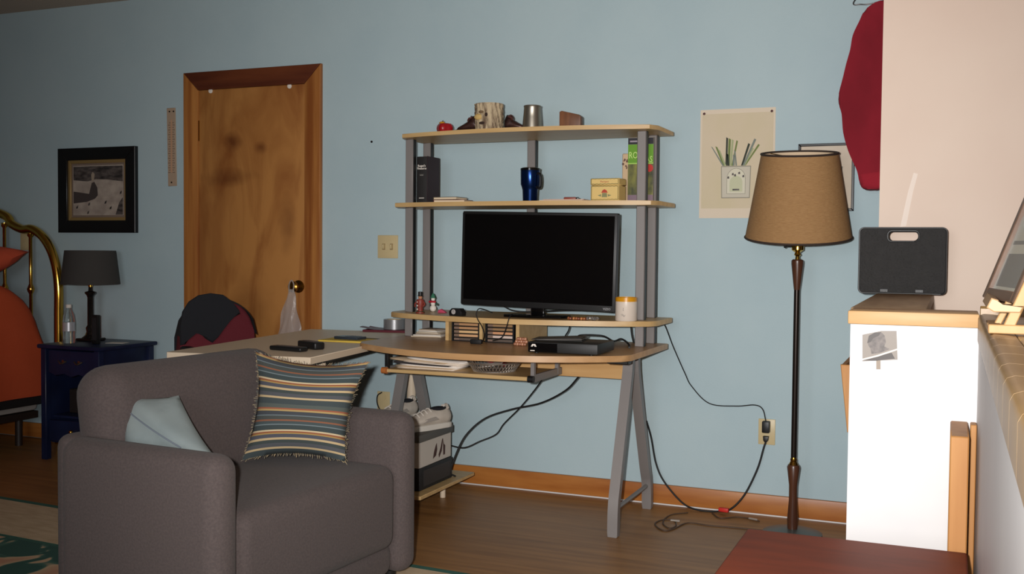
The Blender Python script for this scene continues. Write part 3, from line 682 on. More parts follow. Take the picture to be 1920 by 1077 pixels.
# thermometer strip
th = wallthing('wall_thermometer', 'narrow cream plastic thermometer strip on the wall between door casing and framed photograph', 'thermometer', 323, 276)
MB().bb(-.030, .030, -.006, 0, -.215, .215, .002, 1).build('plate', mat('aged_cream_plate', (170, 148, 126), .6), th, rot=(0, radians(-1.2), 0))
MB().bb(-.004, .004, -.0085, -.006, -.14, .15).build('glass_tube', mat('thermometer_tube', (190, 150, 120), .3), th, smooth=0)
tk = MB()
for k in range(22):
    z = -.14+.013*k; l = .010 if k % 2 else .016
    tk.bb(.007, .007+l, -.0068, -.006, z-.0018, z+.0018); tk.bb(-.007-l, -.007, -.0068, -.006, z-.0018, z+.0018)
tk.build('scale_marks', mat('faded_marks', (120, 94, 78), .8), th, smooth=0)
for x, z in ((-.013, .195), (.015, .195), (0, -.195)): MB().lathe([(0, 0), (.005, 0), (.004, .003), (0, .003)], (x, -.006, z), 8, RX(pi/2)).build('screw', M_dk, th)
# light switch plate, two toggles
sw = wallthing('switch_plate', 'square ivory double light switch plate beside the desk uprights', 'light switch', 728, 463)
MB().bb(-.058, .058, -.007, 0, -.058, .058, .003, 2).build('plate', M_ivory, sw)
for x in (-.022, .022):
    MB().box((x, -.011, .002), (.010, .016, .022), RX(radians(25)), .002, 1).build('toggle', M_ivory, sw)
    MB().bb(x-.0085, x+.0085, -.0078, -.0069, -.016, .016).build('toggle_slot', mat('shadow_ivory', (150, 130, 92), .6), sw, smooth=0)
def outlet(px, py, label):
    o = wallthing('wall_outlet', label, 'outlet', px, py)
    MB().bb(-.036, .036, -.006, 0, -.056, .056, .002, 2).build('plate', M_ivory, o)
    for z in (.026, -.026): MB().lathe([(0, 0), (.017, 0), (.017, .002), (0, .0025)], (0, -.006, z), 16, RX(pi/2)).build('receptacle', M_ivory, o)
    return o
ou = outlet(1438, 810, 'ivory duplex wall outlet between the desk and floor lamp, two plugs in it')
outlet(720, 755, 'ivory wall outlet partly hidden behind desk legs, next to the white table')
outlet(48, 452, 'ivory wall outlet seen through the bars of the brass headboard')
# plugs
pg = thing('power_adapter', 'black plug-in adapter in the upper socket of the ivory outlet', 'adapter', (ou.location.x, WY, ou.location.z+.026))
MB().bb(-.016, .016, -.042, -.0088, -.026, .024, .004, 2).build('body', M_black, pg)
pg2 = thing('power_plug', 'small black plug in the lower socket of the ivory outlet', 'plug', (ou.location.x, WY, ou.location.z-.026))
MB().prism([(-.012, .010), (.012, .010), (.010, -.008), (.004, -.016), (-.004, -.016), (-.010, -.008)], (0, -.0088, 0), (1, 0, 0), (0, 0, 1), (0, -.028, 0), .003, 2).build('body', M_black, pg2)
# nail hole
nh = wallthing('wall_screw', 'tiny dark screw left in the bare blue wall above the switch plate', 'screw', 697, 266)
MB().lathe([(0, 0), (.006, 0), (.005, .004), (0, .005)], (0, 0, 0), 10, RX(pi/2)).build('head', M_dk, nh)
# botanical print
A, B = ony(1314, 207, WY), ony(1451, 409, WY)
po = thing('flower_print', 'unframed cream print of green stalks in a square pot, pinned to the wall', 'poster', ((A.x+B.x)/2, WY-.0005, (A.z+B.z)/2))
qw, qh = (B.x-A.x)/2, (A.z-B.z)/2
MB().bb(-qw, qw, -.0016, -.0004, -qh, qh).build('sheet', mat('cream_sheet', (216, 202, 182), .8), po, smooth=0)
flat('printed_ground', [(-.95, -.82), (.95, -.82), (.95, .92), (-.95, .92)], mat('printed_wash', (208, 193, 169), .8, c2=(203, 190, 160), scale=(6, 6, 4)), po, -.0017, qw, qh)
M_pot = mat('printed_pot', (196, 190, 174), .8); M_pot2 = mat('printed_pot_light', (210, 206, 186), .8); M_potl = mat('printed_line', (140, 136, 122), .8)
pot = flat('printed_pot', [(-.42, -.56), (.34, -.56), (.36, .03), (-.44, .03)], M_potl, po, -.0024, qw, qh, (.02*qw, -.075*qh))
flat('printed_pot_face', [(-.40, -.545), (.32, -.545), (.34, .015), (-.42, .015)], M_pot, po, -.0027, qw, qh, (.02*qw, -.075*qh))
arch = [(-.28, -.48), (.22, -.48)] + [(-.03+.25*cos(pi*k/12), -.20+.19*sin(pi*k/12)) for k in range(13)]
flat('printed_arch', arch, M_potl, po, -.0034, qw, qh, (.02*qw, -.075*qh))
flat('printed_arch', [(x*.96-.001, z*.97-.008) for x, z in arch], M_pot2, po, -.0037, qw, qh, (.02*qw, -.075*qh))
arch2 = [(-.20, -.44), (.14, -.44)] + [(-.03+.17*cos(pi*k/12), -.27+.12*sin(pi*k/12)) for k in range(13)]
flat('printed_arch', arch2, mat('printed_sage', (192, 194, 164), .8), po, -.0044, qw, qh, (.02*qw, -.075*qh))
flat('printed_mark', [(-.12, -.42), (.06, -.42), (.06, -.39), (-.12, -.39)], M_pd, po, -.0050, qw, qh, (.02*qw, -.075*qh))
for a, b_ in ((-.24, -.18), (-.12, -.12), (-.06, -.14), (.05, -.10), (.16, -.16)):
    flat('printed_leaf', [(a-.025, b_-.02), (a+.03, b_-.02), (a+.02, b_+.025), (a-.02, b_+.015)], M_pm, po, -.0044, qw, qh, (.02*qw, -.075*qh))
cg = [mat('stalk_green', (112, 126, 72), .8), mat('stalk_dark', (56, 62, 52), .8), mat('stalk_pale', (160, 168, 128), .8), mat('stalk_grey', (122, 130, 122), .8)]
for x0, x1, z1_, w, k in ((-.38, -.70, .38, .045, 3), (-.36, -.58, .38, .06, 0), (-.32, -.50, .32, .05, 2), (-.30, -.29, .54, .05, 1), (-.24, -.22, .52, .06, 0), (-.18, -.14, .50, .05, 2), (-.14, -.02, .48, .04, 0), (-.10, -.10, .22, .05, 3), (-.03, -.08, .30, .04, 3),
                           (.12, .30, .42, .05, 1), (.16, .46, .50, .05, 3), (.20, .56, .40, .04, 0), (.18, .40, .34, .05, 2), (-.24, -.27, .24, .06, 1)):
    flat('printed_stalk', [(x0-w*.5, .035), (x0+w*.5, .035), (x1+w*.55, z1_), (x1-w*.45, z1_+.02)], cg[k], po, -.0024-.0004*(k+1), qw, qh, (.02*qw, -.075*qh))
for x in (-.90, .90): MB().lathe([(0, 0), (.006, 0), (.005, .003), (0, .006)], (x*qw, -.0016, .93*qh), 10, RX(pi/2)).build('push_pin', mat('maroon_pin', (72, 30, 34), .4), po)
# thin framed drawing behind the lamp
A, B = ony(1498, 271, WY), ony(1601, 396, WY)
td = thing('framed_drawing', 'thin black framed pale drawing half hidden behind the floor lamp shade', 'picture', ((A.x+B.x)/2, WY-.001, (A.z+B.z)/2))
tw, tht = (B.x-A.x)/2, (A.z-B.z)/2
frame4(tw, tht, .011, 0, -.016).build('frame', MATS['black_frame'], td)
MB().bb(-tw+.01, tw-.01, -.008, -.002, -tht+.01, tht-.01).build('sheet', mat('pale_drawing', (208, 194, 176), .7, c2=(200, 186, 168), scale=(12, 12, 12)), td, smooth=0)
flat('drawn_line', [(.2, .0), (.5, .06), (.6, .3), (.55, .32), (.45, .1), (.2, .03)], M_potl, td, -.009, tw, tht)
flat('drawn_line', [(.1, .6), (.45, .72), (.5, .68), (.2, .56)], M_potl, td, -.009, tw, tht)

# ================================================================== RED JACKET
rj = thing('red_jacket', 'dark red fleece jacket hanging on the back wall behind the cream partition', 'jacket', (-.20, 4.50, 1.30))
JY = 4.475
prof = [(1656, 2), (1640, 8), (1622, 22), (1612, 42), (1600, 68), (1595, 95), (1588, 120), (1582, 145), (1572.5, 187), (1579, 215), (1582, 250), (1590, 280), (1598, 300), (1608, 322), (1616, 352), (1640, 355), (1658, 352)]
JP = [ony(a, b_, JY) - rj.location for a, b_ in prof]
right = .14
poly = sm([(p.x, p.z) for p in JP], 4)
top = poly[0]; poly2 = poly + [(right, JP[-1].z), (right+.03, JP[7].z), (right-.02, JP[4].z), (.02, JP[0].z)]
jm = MB().prism(poly2, (0, .075, 0), (1, 0, 0), (0, 0, 1), (0, -.125, 0), .012, 3)
M_rj = mat('red_fleece', (138, 24, 40), .95, c2=(118, 18, 32), scale=(5, 5, 3), bump=.5, bscale=14)
jo = jm.build('jacket_body', M_rj, rj, smooth=65)
cuff = [ony(a, b_, JY)-rj.location for a, b_ in ((1609, 324), (1617, 353), (1642, 356), (1660, 353), (1660, 318))]
MB().prism([(p.x, p.z) for p in cuff], (0, .068, 0), (1, 0, 0), (0, 0, 1), (0, -.122, 0), .02, 3).build('hem', mat('red_rib_knit', (150, 28, 44), .95, bump=.4, bscale=120), rj, smooth=65)
hg = [ony(a, b_, 4.47) for a, b_ in ((1655, 0), (1632, 7), (1612, 8), (1602, 9), (1600, 5), (1606, -4), (1612, -12))]
hx = MB().tube([p for p in cr([q-V(-.25, 4.52, 2.15) for q in [V(-.13, 4.5, 2.165), V(-.2, 4.48, 2.175)] + hg[1:]], 5)], .0022, 6)
tag(hx.build('wire_hanger', mat('dark_wire', (70, 66, 66), .35, metal=.8), loc=(-.25, 4.52, 2.15)), 'thin dark wire hanger above the red jacket', 'hanger')
# bag on the door knob
bgp = ony(545, 585, WY-.07)
bg = thing('plastic_bag', 'thin clear plastic bag hanging from the door knob', 'bag', (door.location.x+kx, WY-.085, kz))
def bagf(a, b_, off):
    w = .012 + .085*b_**.8; z = -.012-.34*b_; an = 2*a-1
    return V(an*w-.012*b_ + .006*sin(13*b_+7*a), off*(.006+.026*b_)*(1-an*an) + .006*sin(9*an+5*b_)*b_, z)
bm_ = MB(); bm_.grid(lambda a, b_: bagf(a, b_, 1), 14, 14); bm_.grid(lambda a, b_: bagf(a, b_, -1), 14, 14)
M_bag = mat('thin_clear_film', (200, 190, 184), .25, alpha=.32, bump=.8, bscale=26)
bm_.build('film', M_bag, bg, smooth=70, weld=True)
MB().tube(cr([(-.012, 0, -.03), (-.014, .004, .012), (0, .004, .034), (.014, .004, .012), (.012, 0, -.03)], 6), .0035, 6).build('handle', mat('bag_handle_film', (170, 156, 146), .4, alpha=.7), bg)
# ================================================================== ON THE TOP SHELF
def seat(px, py, Y, z): p = ony(px, py, Y); return (p.x, Y, z)
T1, T2, T3, T4, T5 = 1.6605, 1.3525, .8585, .7475, .6345
# red pepper shaped ornament
rp_ = thing('red_ornament', 'shiny red pepper-shaped ornament with a yellow top, at the end of the top shelf', 'ornament', seat(834, 240, 4.22, T1))
def lob(a, b_):
    th = 2*pi*a; ph = pi*b_; r = .036*(1+.10*cos(4*th))*sin(ph)**.7
    return V(r*cos(th), r*sin(th), .028-.028*cos(ph)*(1-.15*(b_ > .8)))
o = MB().grid(lob, 32, 12, True).build('body', mat('red_glaze', (150, 14, 24), .35), rp_, smooth=80)
MB().sphere((-.008, -.012, .052), .012, 1.2, .9, .5, 10).build('crown', mat('yellow_glaze', (196, 140, 30), .4), rp_)
MB().tube([(-.008, -.010, .054), (-.004, -.008, .062)], [.004, .0025], 6).build('stem', mat('dark_stem', (40, 34, 20), .6), rp_)
# two bronzed little shoes
M_bronze = mat('dark_bronze', (70, 44, 38), .35, metal=.5, c2=(46, 30, 28), scale=(40, 40, 40))
def bronzeshoe(px, Y, flip, label):
    t = thing('bronze_shoe', label, 'figurine', seat(px, 230, Y, T1), 0 if not flip else .25)
    MB().bb(-.055, .055, -.03, .03, 0, .014, .004, 2).build('plinth', mat('dark_plinth', (50, 34, 34), .4), t)
    f = -1 if flip else 1
    secs = [(-.048, .012, .010), (-.036, .022, .020), (-.015, .024, .030), (.008, .021, .044), (.022, .019, .066), (.040, .018, .066), (.048, .014, .050)]
    mb_ = MB(); rings = []
    for x, w, h in secs:
        rings.append([mb_.bm.verts.new((x*f, w*cos(a_)*1.0, .014+h*(.5+.5*sin(a_)))) for a_ in [2*pi*k/12 for k in range(12)]])
    for A_, B_ in zip(rings, rings[1:]):
        for k in range(12): mb_.bm.faces.new((A_[k], A_[(k+1) % 12], B_[(k+1) % 12], B_[k]))
    mb_.bm.faces.new(rings[0]); mb_.bm.faces.new(rings[-1]); mb_.build('shoe', M_bronze, t, smooth=60)
    MB().tube(cr([(.012*f, -.018, .055), (.018*f, -.022, .066), (.03*f, -.02, .07), (.02*f, .0, .078), (.014*f, .02, .066)], 4), .004, 6).build('lace', mat('bronze_lace', (96, 56, 50), .4, metal=.4), t)
    MB().bb(-.050*f-.001, .050*f, -.026, .026, .0142, .019, .002, 1).build('sole', M_bronze, t)
    return t
bronzeshoe(876, 4.235, False, 'small dark bronze shoe figurine, toe towards the red ornament on the top shelf')
bronzeshoe(967, 4.26, True, 'small dark bronze shoe figurine between the bark vase and the pewter tumbler')
# bark vase with a carved face
bv = thing('bark_vase', 'pale bark-textured tree trunk vase with a carved face, on the top shelf', 'vase', seat(917, 225, 4.19, T1))
M_bark = mat('pale_bark', (186, 168, 138), .8, c2=(96, 76, 58), scale=(60, 60, 14), detail=5, lo=.42, hi=.66, bump=.9, bscale=70)
def bark(a, b_):
    th = 2*pi*a; r = .060*(1.0+.07*(1-b_)*0+.04*(2*b_-1)*.6) + .0035*sin(17*th+9*b_)+.002*sin(29*th+22*b_)
    return V(r*cos(th), r*sin(th)*.95, .122*b_)
bb_ = MB().grid(bark, 64, 14, True); bb_.grid(lambda a, b_: V(.052*cos(2*pi*a), .05*sin(2*pi*a), .122-.06*b_), 32, 1, True)
bb_.lathe([(0, .001), (.055, .001)], n=24); bb_.lathe([(.05, .1195), (.060, .1222), (.0605, .119)], n=32)
bb_.build('trunk', M_bark, bv, smooth=70)
MB().sphere((-.028, -.050, .062), .016, 1.3, .7, .9, 10).build('nose', mat('pale_wood', (190, 160, 100), .7), bv)
MB().sphere((-.012, -.058, .082), .009, 1.4, .6, .7, 8).build('brow', mat('bark_brown', (110, 88, 62), .8), bv)
MB().sphere((-.008, -.058, .034), .008, 1.8, .5, .8, 8).build('mouth', mat('bark_hollow', (46, 30, 24), .9), bv)
MB().sphere((.012, -.058, .070), .007, 1, .6, 1.2, 8).build('eye', mat('bark_hollow', (46, 30, 24), .9), bv)
# pewter tumbler
pt = thing('pewter_tumbler', 'dull grey pewter tumbler tapering to the rim, on the top shelf', 'tumbler', seat(998, 225, 4.19, T1))
MB().lathe([(0, 0), (.043, 0), (.043, .004), (.0395, .055), (.036, .098), (.038, .102), (.037, .106), (.033, .104), (.036, .05), (.038, .008), (0, .006)], n=32).build('body', mat('pewter', (150, 144, 132), .38, metal=.9), pt)
# small wooden box with slanted lid
wbx = thing('wooden_box', 'small brown wooden box with slanting top on a flat base, on the top shelf', 'box', seat(1070, 235, 4.19, T1), radians(4))
M_wb = mat('reddish_wood', (122, 78, 50), .5, c2=(98, 62, 40), scale=(40, 40, 8))
MB().prism([(-.045, .012), (.048, .006), (.048, .050), (.040, .058), (-.035, .076), (-.045, .072)], (0, -.02, 0), (1, 0, 0), (0, 0, 1), (0, .04, 0), .003, 2).build('body', M_wb, wbx)
MB().prism([(-.066, 0), (.046, 0), (.046, .0058), (-.048, .0115), (-.058, .012)], (0, -.024, 0), (1, 0, 0), (0, 0, 1), (0, .048, 0), .002, 1).build('base', M_wb, wbx)

# ================================================================== ON THE MIDDLE SHELF
bk_ = thing('thick_book', 'thick black hardback standing on the middle shelf, white lettering on its spine', 'book', seat(791, 330, 4.235, T2), radians(0))
M_bk = mat('black_cloth', (30, 28, 28), .7); M_bkm = mat('dark_maroon_cover', (44, 28, 34), .6)
MB().bb(-.028, .026, 0, .12, .0, .215, .004, 2).build('spine_block', M_bk, bk_)
MB().bb(.0262, .029, -.001, .122, .0, .216, .001, 1).build('cover_board', M_bkm, bk_)
text("Roget's", .0135, M_paper, bk_, (-.001, -.0006, .172), name='spine_title', bold=.0003)
text("Thesaurus", .0118, M_paper, bk_, (-.001, -.0006, .160), name='spine_title', bold=.0003)
MB().bb(-.013, .011, -.0007, .001, .134, .1345).bb(-.010, .008, -.0007, .001, .128, .132).build('spine_band', mat('grey_print', (120, 118, 112), .7), bk_, smooth=0)
MB().bb(-.014, .012, -.0007, .001, .024, .027).build('spine_band', M_paper, bk_, smooth=0)
for k, (w_, dy, dz, c_, lb) in enumerate(((.15, .0, 0, (90, 32, 36), 'thin maroon book with cream pages lying flat beside the thick black book'), (.12, .01, .0125, (74, 68, 52), 'olive thin book lying on the maroon book next to the thick black one'))):
    t = thing('flat_book', lb, 'book', (seat(851, 372, 4.2, 0)[0]-(.0 if k == 0 else .016), 4.195+dy*.3, T2+dz), radians(3 if k == 0 else -4))
    cm = mat('flat_cover_%d' % k, c_, .6)
    MB().bb(-w_/2, w_/2, -.05, .05, 0, .002).bb(-w_/2, w_/2, -.05, .05, .0102, .0122).bb(-w_/2, -w_/2+.002, -.05, .05, .002, .0102).build('cover', cm, t, smooth=0)
    MB().bb(-w_/2+.0022, w_/2-.003, -.047, .047, .0021, .0101).build('pages', mat('cream_pages', (222, 200, 170), .8), t, smooth=0)
# blue tumbler with handle
tb = thing('travel_tumbler', 'shiny dark blue steel travel tumbler with handle on the middle shelf', 'tumbler', seat(994, 350, 4.17, T2))
M_blue = mat('metallic_navy', (18, 44, 92), .22, metal=.85)
MB().lathe([(0, 0), (.030, 0), (.031, .004), (.033, .05), (.036, .062), (.041, .075), (.042, .13), (.041, .1385), (0, .1385)], n=36).build('body', M_blue, tb)
MB().lathe([(.0425, .134), (.0425, .143), (.036, .146), (0, .146)], n=32).build('lid', M_blackgloss, tb)
MB().tube(cr([(.036, -.012, .12), (.052, -.02, .115), (.056, -.021, .09), (.052, -.02, .062), (.034, -.012, .062)], 5), .0065, 8).build('handle', M_black, tb)
# papers and pocket knife
pa = thing('loose_papers', 'pale tan envelope and papers lying flat on the middle shelf beside the blue tumbler', 'papers', seat(1062, 376, 4.2, T2))
for k, (a_, sx_) in enumerate(((.02, .12), (-.06, .10), (.05, .09))):
    MB().box((.004*k-.004, .004*k, .0015+.003*k), (sx_*2, .13, .0026), RZ(a_)).build('sheet', mat('tan_paper_%d' % k, [(196, 170, 146), (206, 186, 166), (200, 160, 140)][k], .8), pa, smooth=0)
kn_ = thing('pocket_knife', 'small red-brown pocket knife lying on the papers on the middle shelf', 'knife', seat(1071, 370, 4.2, T2+.0092), radians(5))
MB().bb(-.032, .022, -.008, .008, 0, .011, .004, 2).build('handle', mat('red_brown_scales', (134, 64, 52), .4), kn_)
MB().bb(.0222, .034, -.007, .007, .0005, .0105, .003, 2).build('bolster', mat('grey_steel', (80, 84, 86), .3, metal=.8), kn_)
# recipe box
rb_ = thing('recipe_box', 'cream recipe box with wavy green borders and red motif on the middle shelf', 'box', seat(1140, 358, 4.16, T2), radians(-3))
M_rc = mat('cream_tin', (216, 186, 118), .5); M_gr = mat('olive_border', (84, 84, 40), .6)
MB().bb(-.062, .062, -.04, .045, 0, .063, .003, 1).build('base', M_rc, rb_)
MB().bb(-.063, .063, -.041, .046, .0638, .092, .003, 1).build('lid', M_rc, rb_)
def wav(x0, z0_, x1, z1_, y=-.0412):
    n_ = 14; P = [(x0+(x1-x0)*k/n_+(.0014*(k % 2) if abs(z1_-z0_) > abs(x1-x0) else 0), y, z0_+(z1_-z0_)*k/n_+(.0016*(k % 2) if abs(x1-x0) > abs(z1_-z0_) else 0)) for k in range(n_+1)]
    return P
bd = MB()
for a_ in ((-.058, .004, .058, .004), (-.058, .058, .058, .058), (-.058, .004, -.058, .058), (.058, .004, .058, .058)): bd.tube(wav(*a_, y=-.0402), .0012, 4)
for a_ in ((-.059, .068, .059, .068), (-.059, .089, .059, .089), (-.059, .068, -.059, .089), (.059, .068, .059, .089)): bd.tube(wav(*a_), .0012, 4)
bd.build('border', M_gr, rb_)
text('Recipes', .012, mat('red_brown_ink', (168, 90, 64), .7), rb_, (0, -.0415, .078), name='lid_lettering')
MB().prism([(-.014, .032), (.014, .032), (.009, .042), (0, .047), (-.009, .042)], (0, -.0405, 0), (1, 0, 0), (0, 0, 1), (0, -.0006, 0)).build('painted_motif', mat('motif_red', (178, 70, 50), .7), rb_, smooth=0)
MB().prism([(-.012, .014), (.012, .014), (.010, .031), (-.010, .031)], (0, -.0405, 0), (1, 0, 0), (0, 0, 1), (0, -.0006, 0)).prism([(-.030, .022), (-.016, .016), (-.014, .026)], (0, -.0405, 0), (1, 0, 0), (0, 0, 1), (0, -.0006, 0)).prism([(.030, .022), (.016, .016), (.014, .026)], (0, -.0405, 0), (1, 0, 0), (0, 0, 1), (0, -.0006, 0)).build('painted_leaves', mat('motif_green', (130, 132, 92), .7), rb_, smooth=0)
# tan book and road atlas
tbk = thing('tan_book', 'tan narrow book with a dark patterned band beside the green atlas', 'book', seat(1174, 330, 4.30, T2))
MB().bb(-.018, .018, 0, .11, 0, .208, .003, 1).build('block', mat('tan_cover', (200, 172, 138), .7), tbk)
q_ = MB(); rr = random.Random(5)
for k in range(12): q_.sphere((rr.uniform(-.015, .014), 0, rr.uniform(.145, .185)), rr.uniform(.003, .006), 1, .12, 1, 6)
q_.build('printed_band', mat('brown_print', (104, 78, 68), .8), tbk)
at_ = thing('road_atlas', 'tall green-topped road atlas standing behind the silver desk uprights', 'book', seat(1202, 330, 4.272, T2))
aw0, aw1, ah = -.058, .052, .272
MB().bb(aw0, aw1, 0, .012, 0, ah, .001, 1).build('block', mat('atlas_paper', (168, 160, 150), .6), at_)
def band(nm, x0, x1, z0_, z1_, m_, y=-.0006): MB().bb(x0, x1, y, 0, z0_, z1_).build(nm, m_, at_, smooth=0)
band('black_band', aw0, aw1, .243, .270, mat('atlas_black', (34, 32, 40), .5))
band('green_band', aw0, aw1, .165, .2425, mat('atlas_green', (98, 150, 34), .5))
band('green_line', aw0, aw1, .160, .1648, mat('atlas_lime', (160, 200, 90), .5))
band('cover_picture', aw0, aw1, .030, .1598, mat('atlas_landscape', (60, 64, 44), .5, c2=(130, 128, 60), scale=(30, 30, 14), detail=4))
band('mauve_band', aw0, aw1, .0, .0298, mat('atlas_mauve', (126, 104, 116), .5))
MB().lathe([(0, 0), (.016, 0), (.016, .0012), (0, .0012)], (.036, 0, .142), 18, RX(pi/2)).build('red_disc', mat('atlas_red', (186, 44, 36), .5), at_)
M_lime = mat('atlas_letter', (196, 222, 130), .5)
text('ROAD', .040, M_lime, at_, (-.014, -.0012, .196), name='cover_lettering', sx=.72)
text('AS', .036, M_lime, at_, (.034, -.0012, .178), name='cover_lettering', sx=.72)
MB().bb(aw0+.008, aw0+.040, -.0012, -.0006, .252, .259).build('small_print', mat('atlas_pale', (150, 140, 150), .6), at_, smooth=0)

# ================================================================== ON THE MONITOR SHELF
TVY = 4.13
A, B = ony(866, 397, TVY), ony(1154, 579, TVY)
tvx = (A.x+B.x)/2; tww = (B.x-A.x)/2; tvz = (ony(1010, 398, TVY).z+ony(1010, 579, TVY).z)/2; tvh = (ony(1010, 398, TVY).z-ony(1010, 579, TVY).z)/2
tv = thing('television', 'black flat screen television standing on the desk shelf', 'television', (tvx, TVY+.02, T3))
TR = Matrix.Rotation(radians(1.1), 3, 'Y')
tc_ = (0, 0, tvz-T3)
pn = MB().box((0, 0, 0), (2*tww, .034, 2*tvh), None, .004, 2).build('panel', M_black, tv, loc=tc_, rot=(0, radians(1.1), 0))
MB().bb(-tww+.012, tww-.012, -.0185, -.0172, -tvh+.026, tvh-.012).build('screen', mat('dark_screen', (6, 6, 7), .16, spec=.35), pn, smooth=0)
MB().bb(tww-.0015, tww+.0005, -.016, .012, -tvh+.006, tvh-.006).build('side_bezel', mat('dark_chrome', (40, 40, 44), .3, metal=.6), pn, smooth=0)
MB().bb(-tww-.0005, -tww+.0015, -.016, .012, -tvh+.006, tvh-.006).build('side_bezel', MATS['dark_chrome'], pn, smooth=0)
text('VIZIO', .013, mat('logo_silver', (170, 170, 172), .4), pn, (tww-.035, -.0178, -tvh+.0125), name='maker_lettering')
MB().bb(-.07, .07, .017, .05, -.14, .12, .006, 2).build('rear_housing', M_black, pn)
MB().bb(-.030, .030, -.004, .022, .006, tvz-T3-tvh+.03, .004, 2).build('stand_neck', M_blackgloss, tv)
MB().bb(-.0305, -.028, -.0052, -.0030, .010, tvz-T3-tvh+.01).build('neck_chrome', mat('bright_chrome', (200, 200, 204), .15, metal=1.0), tv, smooth=0)
MB().prism([(-.155, -.01), (-.13, -.065), (0, -.085), (.13, -.065), (.155, -.01), (.13, .06), (-.13, .06)], (0, .0, 0), (1, 0, 0), (0, 1, 0), (0, 0, .009), .003, 2).build('stand_base', M_blackgloss, tv)
# figurines
f1 = thing('nutcracker_figurine', 'small red-brown figurine in a black hat on the monitor shelf', 'figurine', seat(788, 570, 4.13, T3))
M_rb = mat('red_brown_paint', (126, 50, 40), .5)
MB().lathe([(.020, 0), (.020, .006), (.012, .007), (.013, .03), (.019, .05), (.015, .062), (0, .064)], n=14).build('body', M_rb, f1)
MB().sphere((0, 0, .070), .010, n=10).build('head', mat('face_tan', (176, 120, 90), .6), f1)
MB().lathe([(.012, .076), (.014, .078), (.010, .079), (.010, .096), (0, .097)], n=12).build('hat', M_black, f1)
for s2 in (1, -1): MB().tube(cr([(.014*s2, 0, .054), (.024*s2, -.004, .040), (.018*s2, -.014, .030)], 4), .004, 6).build('arm', M_rb, f1)
q_ = MB()
for z in (.018, .034, .05): q_.sphere((-.006, -.016, z), .0035, n=6)
q_.build('button', M_paper, f1)
MB().sphere((0, 0, .005), .02, 1.1, .9, .25, 10).build('base', mat('moss_green', (60, 62, 34), .8), f1)
f2 = thing('snowman_figurine', 'tiny red, white and green holiday figurine with a green hat on the monitor shelf', 'figurine', seat(812, 570, 4.25, T3))
MB().sphere((0, 0, .016), .016, n=10).sphere((0, 0, .038), .012, n=10).build('body', M_paper, f2)
MB().tube([(-.016, -.006, .046), (0, -.013, .047), (.016, -.006, .046)], .005, 6).build('scarf', mat('holiday_red', (176, 24, 44), .6), f2)
MB().sphere((0, 0, .058), .010, n=10).build('head', M_paper, f2)
MB().lathe([(.013, .063), (.009, .074), (.002, .086), (0, .086)], n=10).build('hat', mat('holiday_green', (50, 110, 84), .6), f2)
MB().sphere((.022, -.004, .036), .006, n=8).tube([(.010, 0, .038), (.022, -.004, .036)], .003, 5).build('arm', mat('holiday_dark_green', (36, 70, 56), .6), f2)
f3 = MB().prism([(-.022, 0), (.020, 0), (.012, .008), (-.006, .018), (-.018, .012)], (0, -.010, 0), (1, 0, 0), (0, 0, 1), (0, .02, 0), .003, 2).build('candy_wrapper', mat('pink_foil', (184, 70, 96), .4), loc=seat(830, 580, 4.2, T3))
tag(f3, 'crumpled pink wrapper on the monitor shelf beside the tiny holiday figurine', 'wrapper')
ck = thing('alarm_clock', 'small black desk clock with a pale dial on the monitor shelf beside the television', 'clock', seat(858, 577, 4.06, T3), radians(-12))
MB().prism([(-.034, 0), (.034, 0), (.036, .016), (.022, .032), (-.022, .032), (-.036, .018)], (0, -.018, 0), (1, 0, 0), (0, 0, 1), (0, .036, 0), .005, 2).build('case', M_black, ck)
MB().lathe([(0, 0), (.011, 0), (.011, .0015), (0, .0015)], (-.008, -.018, .017), 16, RX(pi/2)).build('dial', mat('pale_dial', (170, 164, 160), .5), ck)
MB().bb(-.0085, -.0075, -.0205, -.0196, .017, .025).build('hand', M_black, ck, smooth=0)
# bead string and silver wrapper
bs = thing('bead_string', 'string of brown wooden beads lying along the front of the monitor shelf', 'beads', seat(1085, 596, 4.055, T3))
rr = random.Random(2)
for k in range(9): MB().sphere((-.046+.0115*k, rr.uniform(-.006, .006), .0066+rr.choice((0, 0, .0))), .0066, n=8).build('bead', mat('amber_bead_%d' % (k % 3), [(150, 88, 44), (120, 62, 40), (176, 112, 60)][k % 3], .35), bs)
MB().tube([(-.05, 0, .0066), (.05, 0, .0066)], .0012, 4).build('thread', M_dk, bs)
sw_ = MB()
for k in range(5): sw_.box((-.02+.010*k, rr.uniform(-.003, .003), .009), (.011, .02, .014), RY(rr.uniform(-.8, .8)) @ RX(rr.uniform(-.6, .6)), .002, 1)
tag(sw_.build('foil_wrapper', mat('silver_foil', (214, 210, 206), .2, metal=.9), loc=seat(1111, 597, 4.055, T3)), 'crumpled silver foil wrapper beside the bead string on the monitor shelf', 'wrapper')
# candle jar
cj = thing('candle_jar', 'white candle jar with yellow rim on the monitor shelf between television and uprights', 'candle', seat(1174, 590, 4.13, T3))
MB().lathe([(0, 0), (.043, 0), (.045, .003), (.0445, .08), (0, .08)], n=36).build('jar', mat('white_ceramic', (214, 200, 186), .3), cj)
MB().lathe([(.0448, .0795), (.0448, .096), (.041, .097), (.040, .09), (0, .089)], n=36).build('rim', mat('yellow_rim', (206, 142, 24), .3), cj)
sg = MB()
for a0_, a1_, zz in ((-1.75, -1.35, .026), (-1.7, -1.4, .022), (-1.58, -1.52, .045), (-1.56, -1.54, .052)):
    sg.tube([(.0456*cos(a0_+(a1_-a0_)*k/6), .0456*sin(a0_+(a1_-a0_)*k/6), zz+.003*sin(k)) for k in range(7)], .0008, 4)
sg.build('printed_sketch', mat('grey_ink', (130, 124, 120), .7), cj)

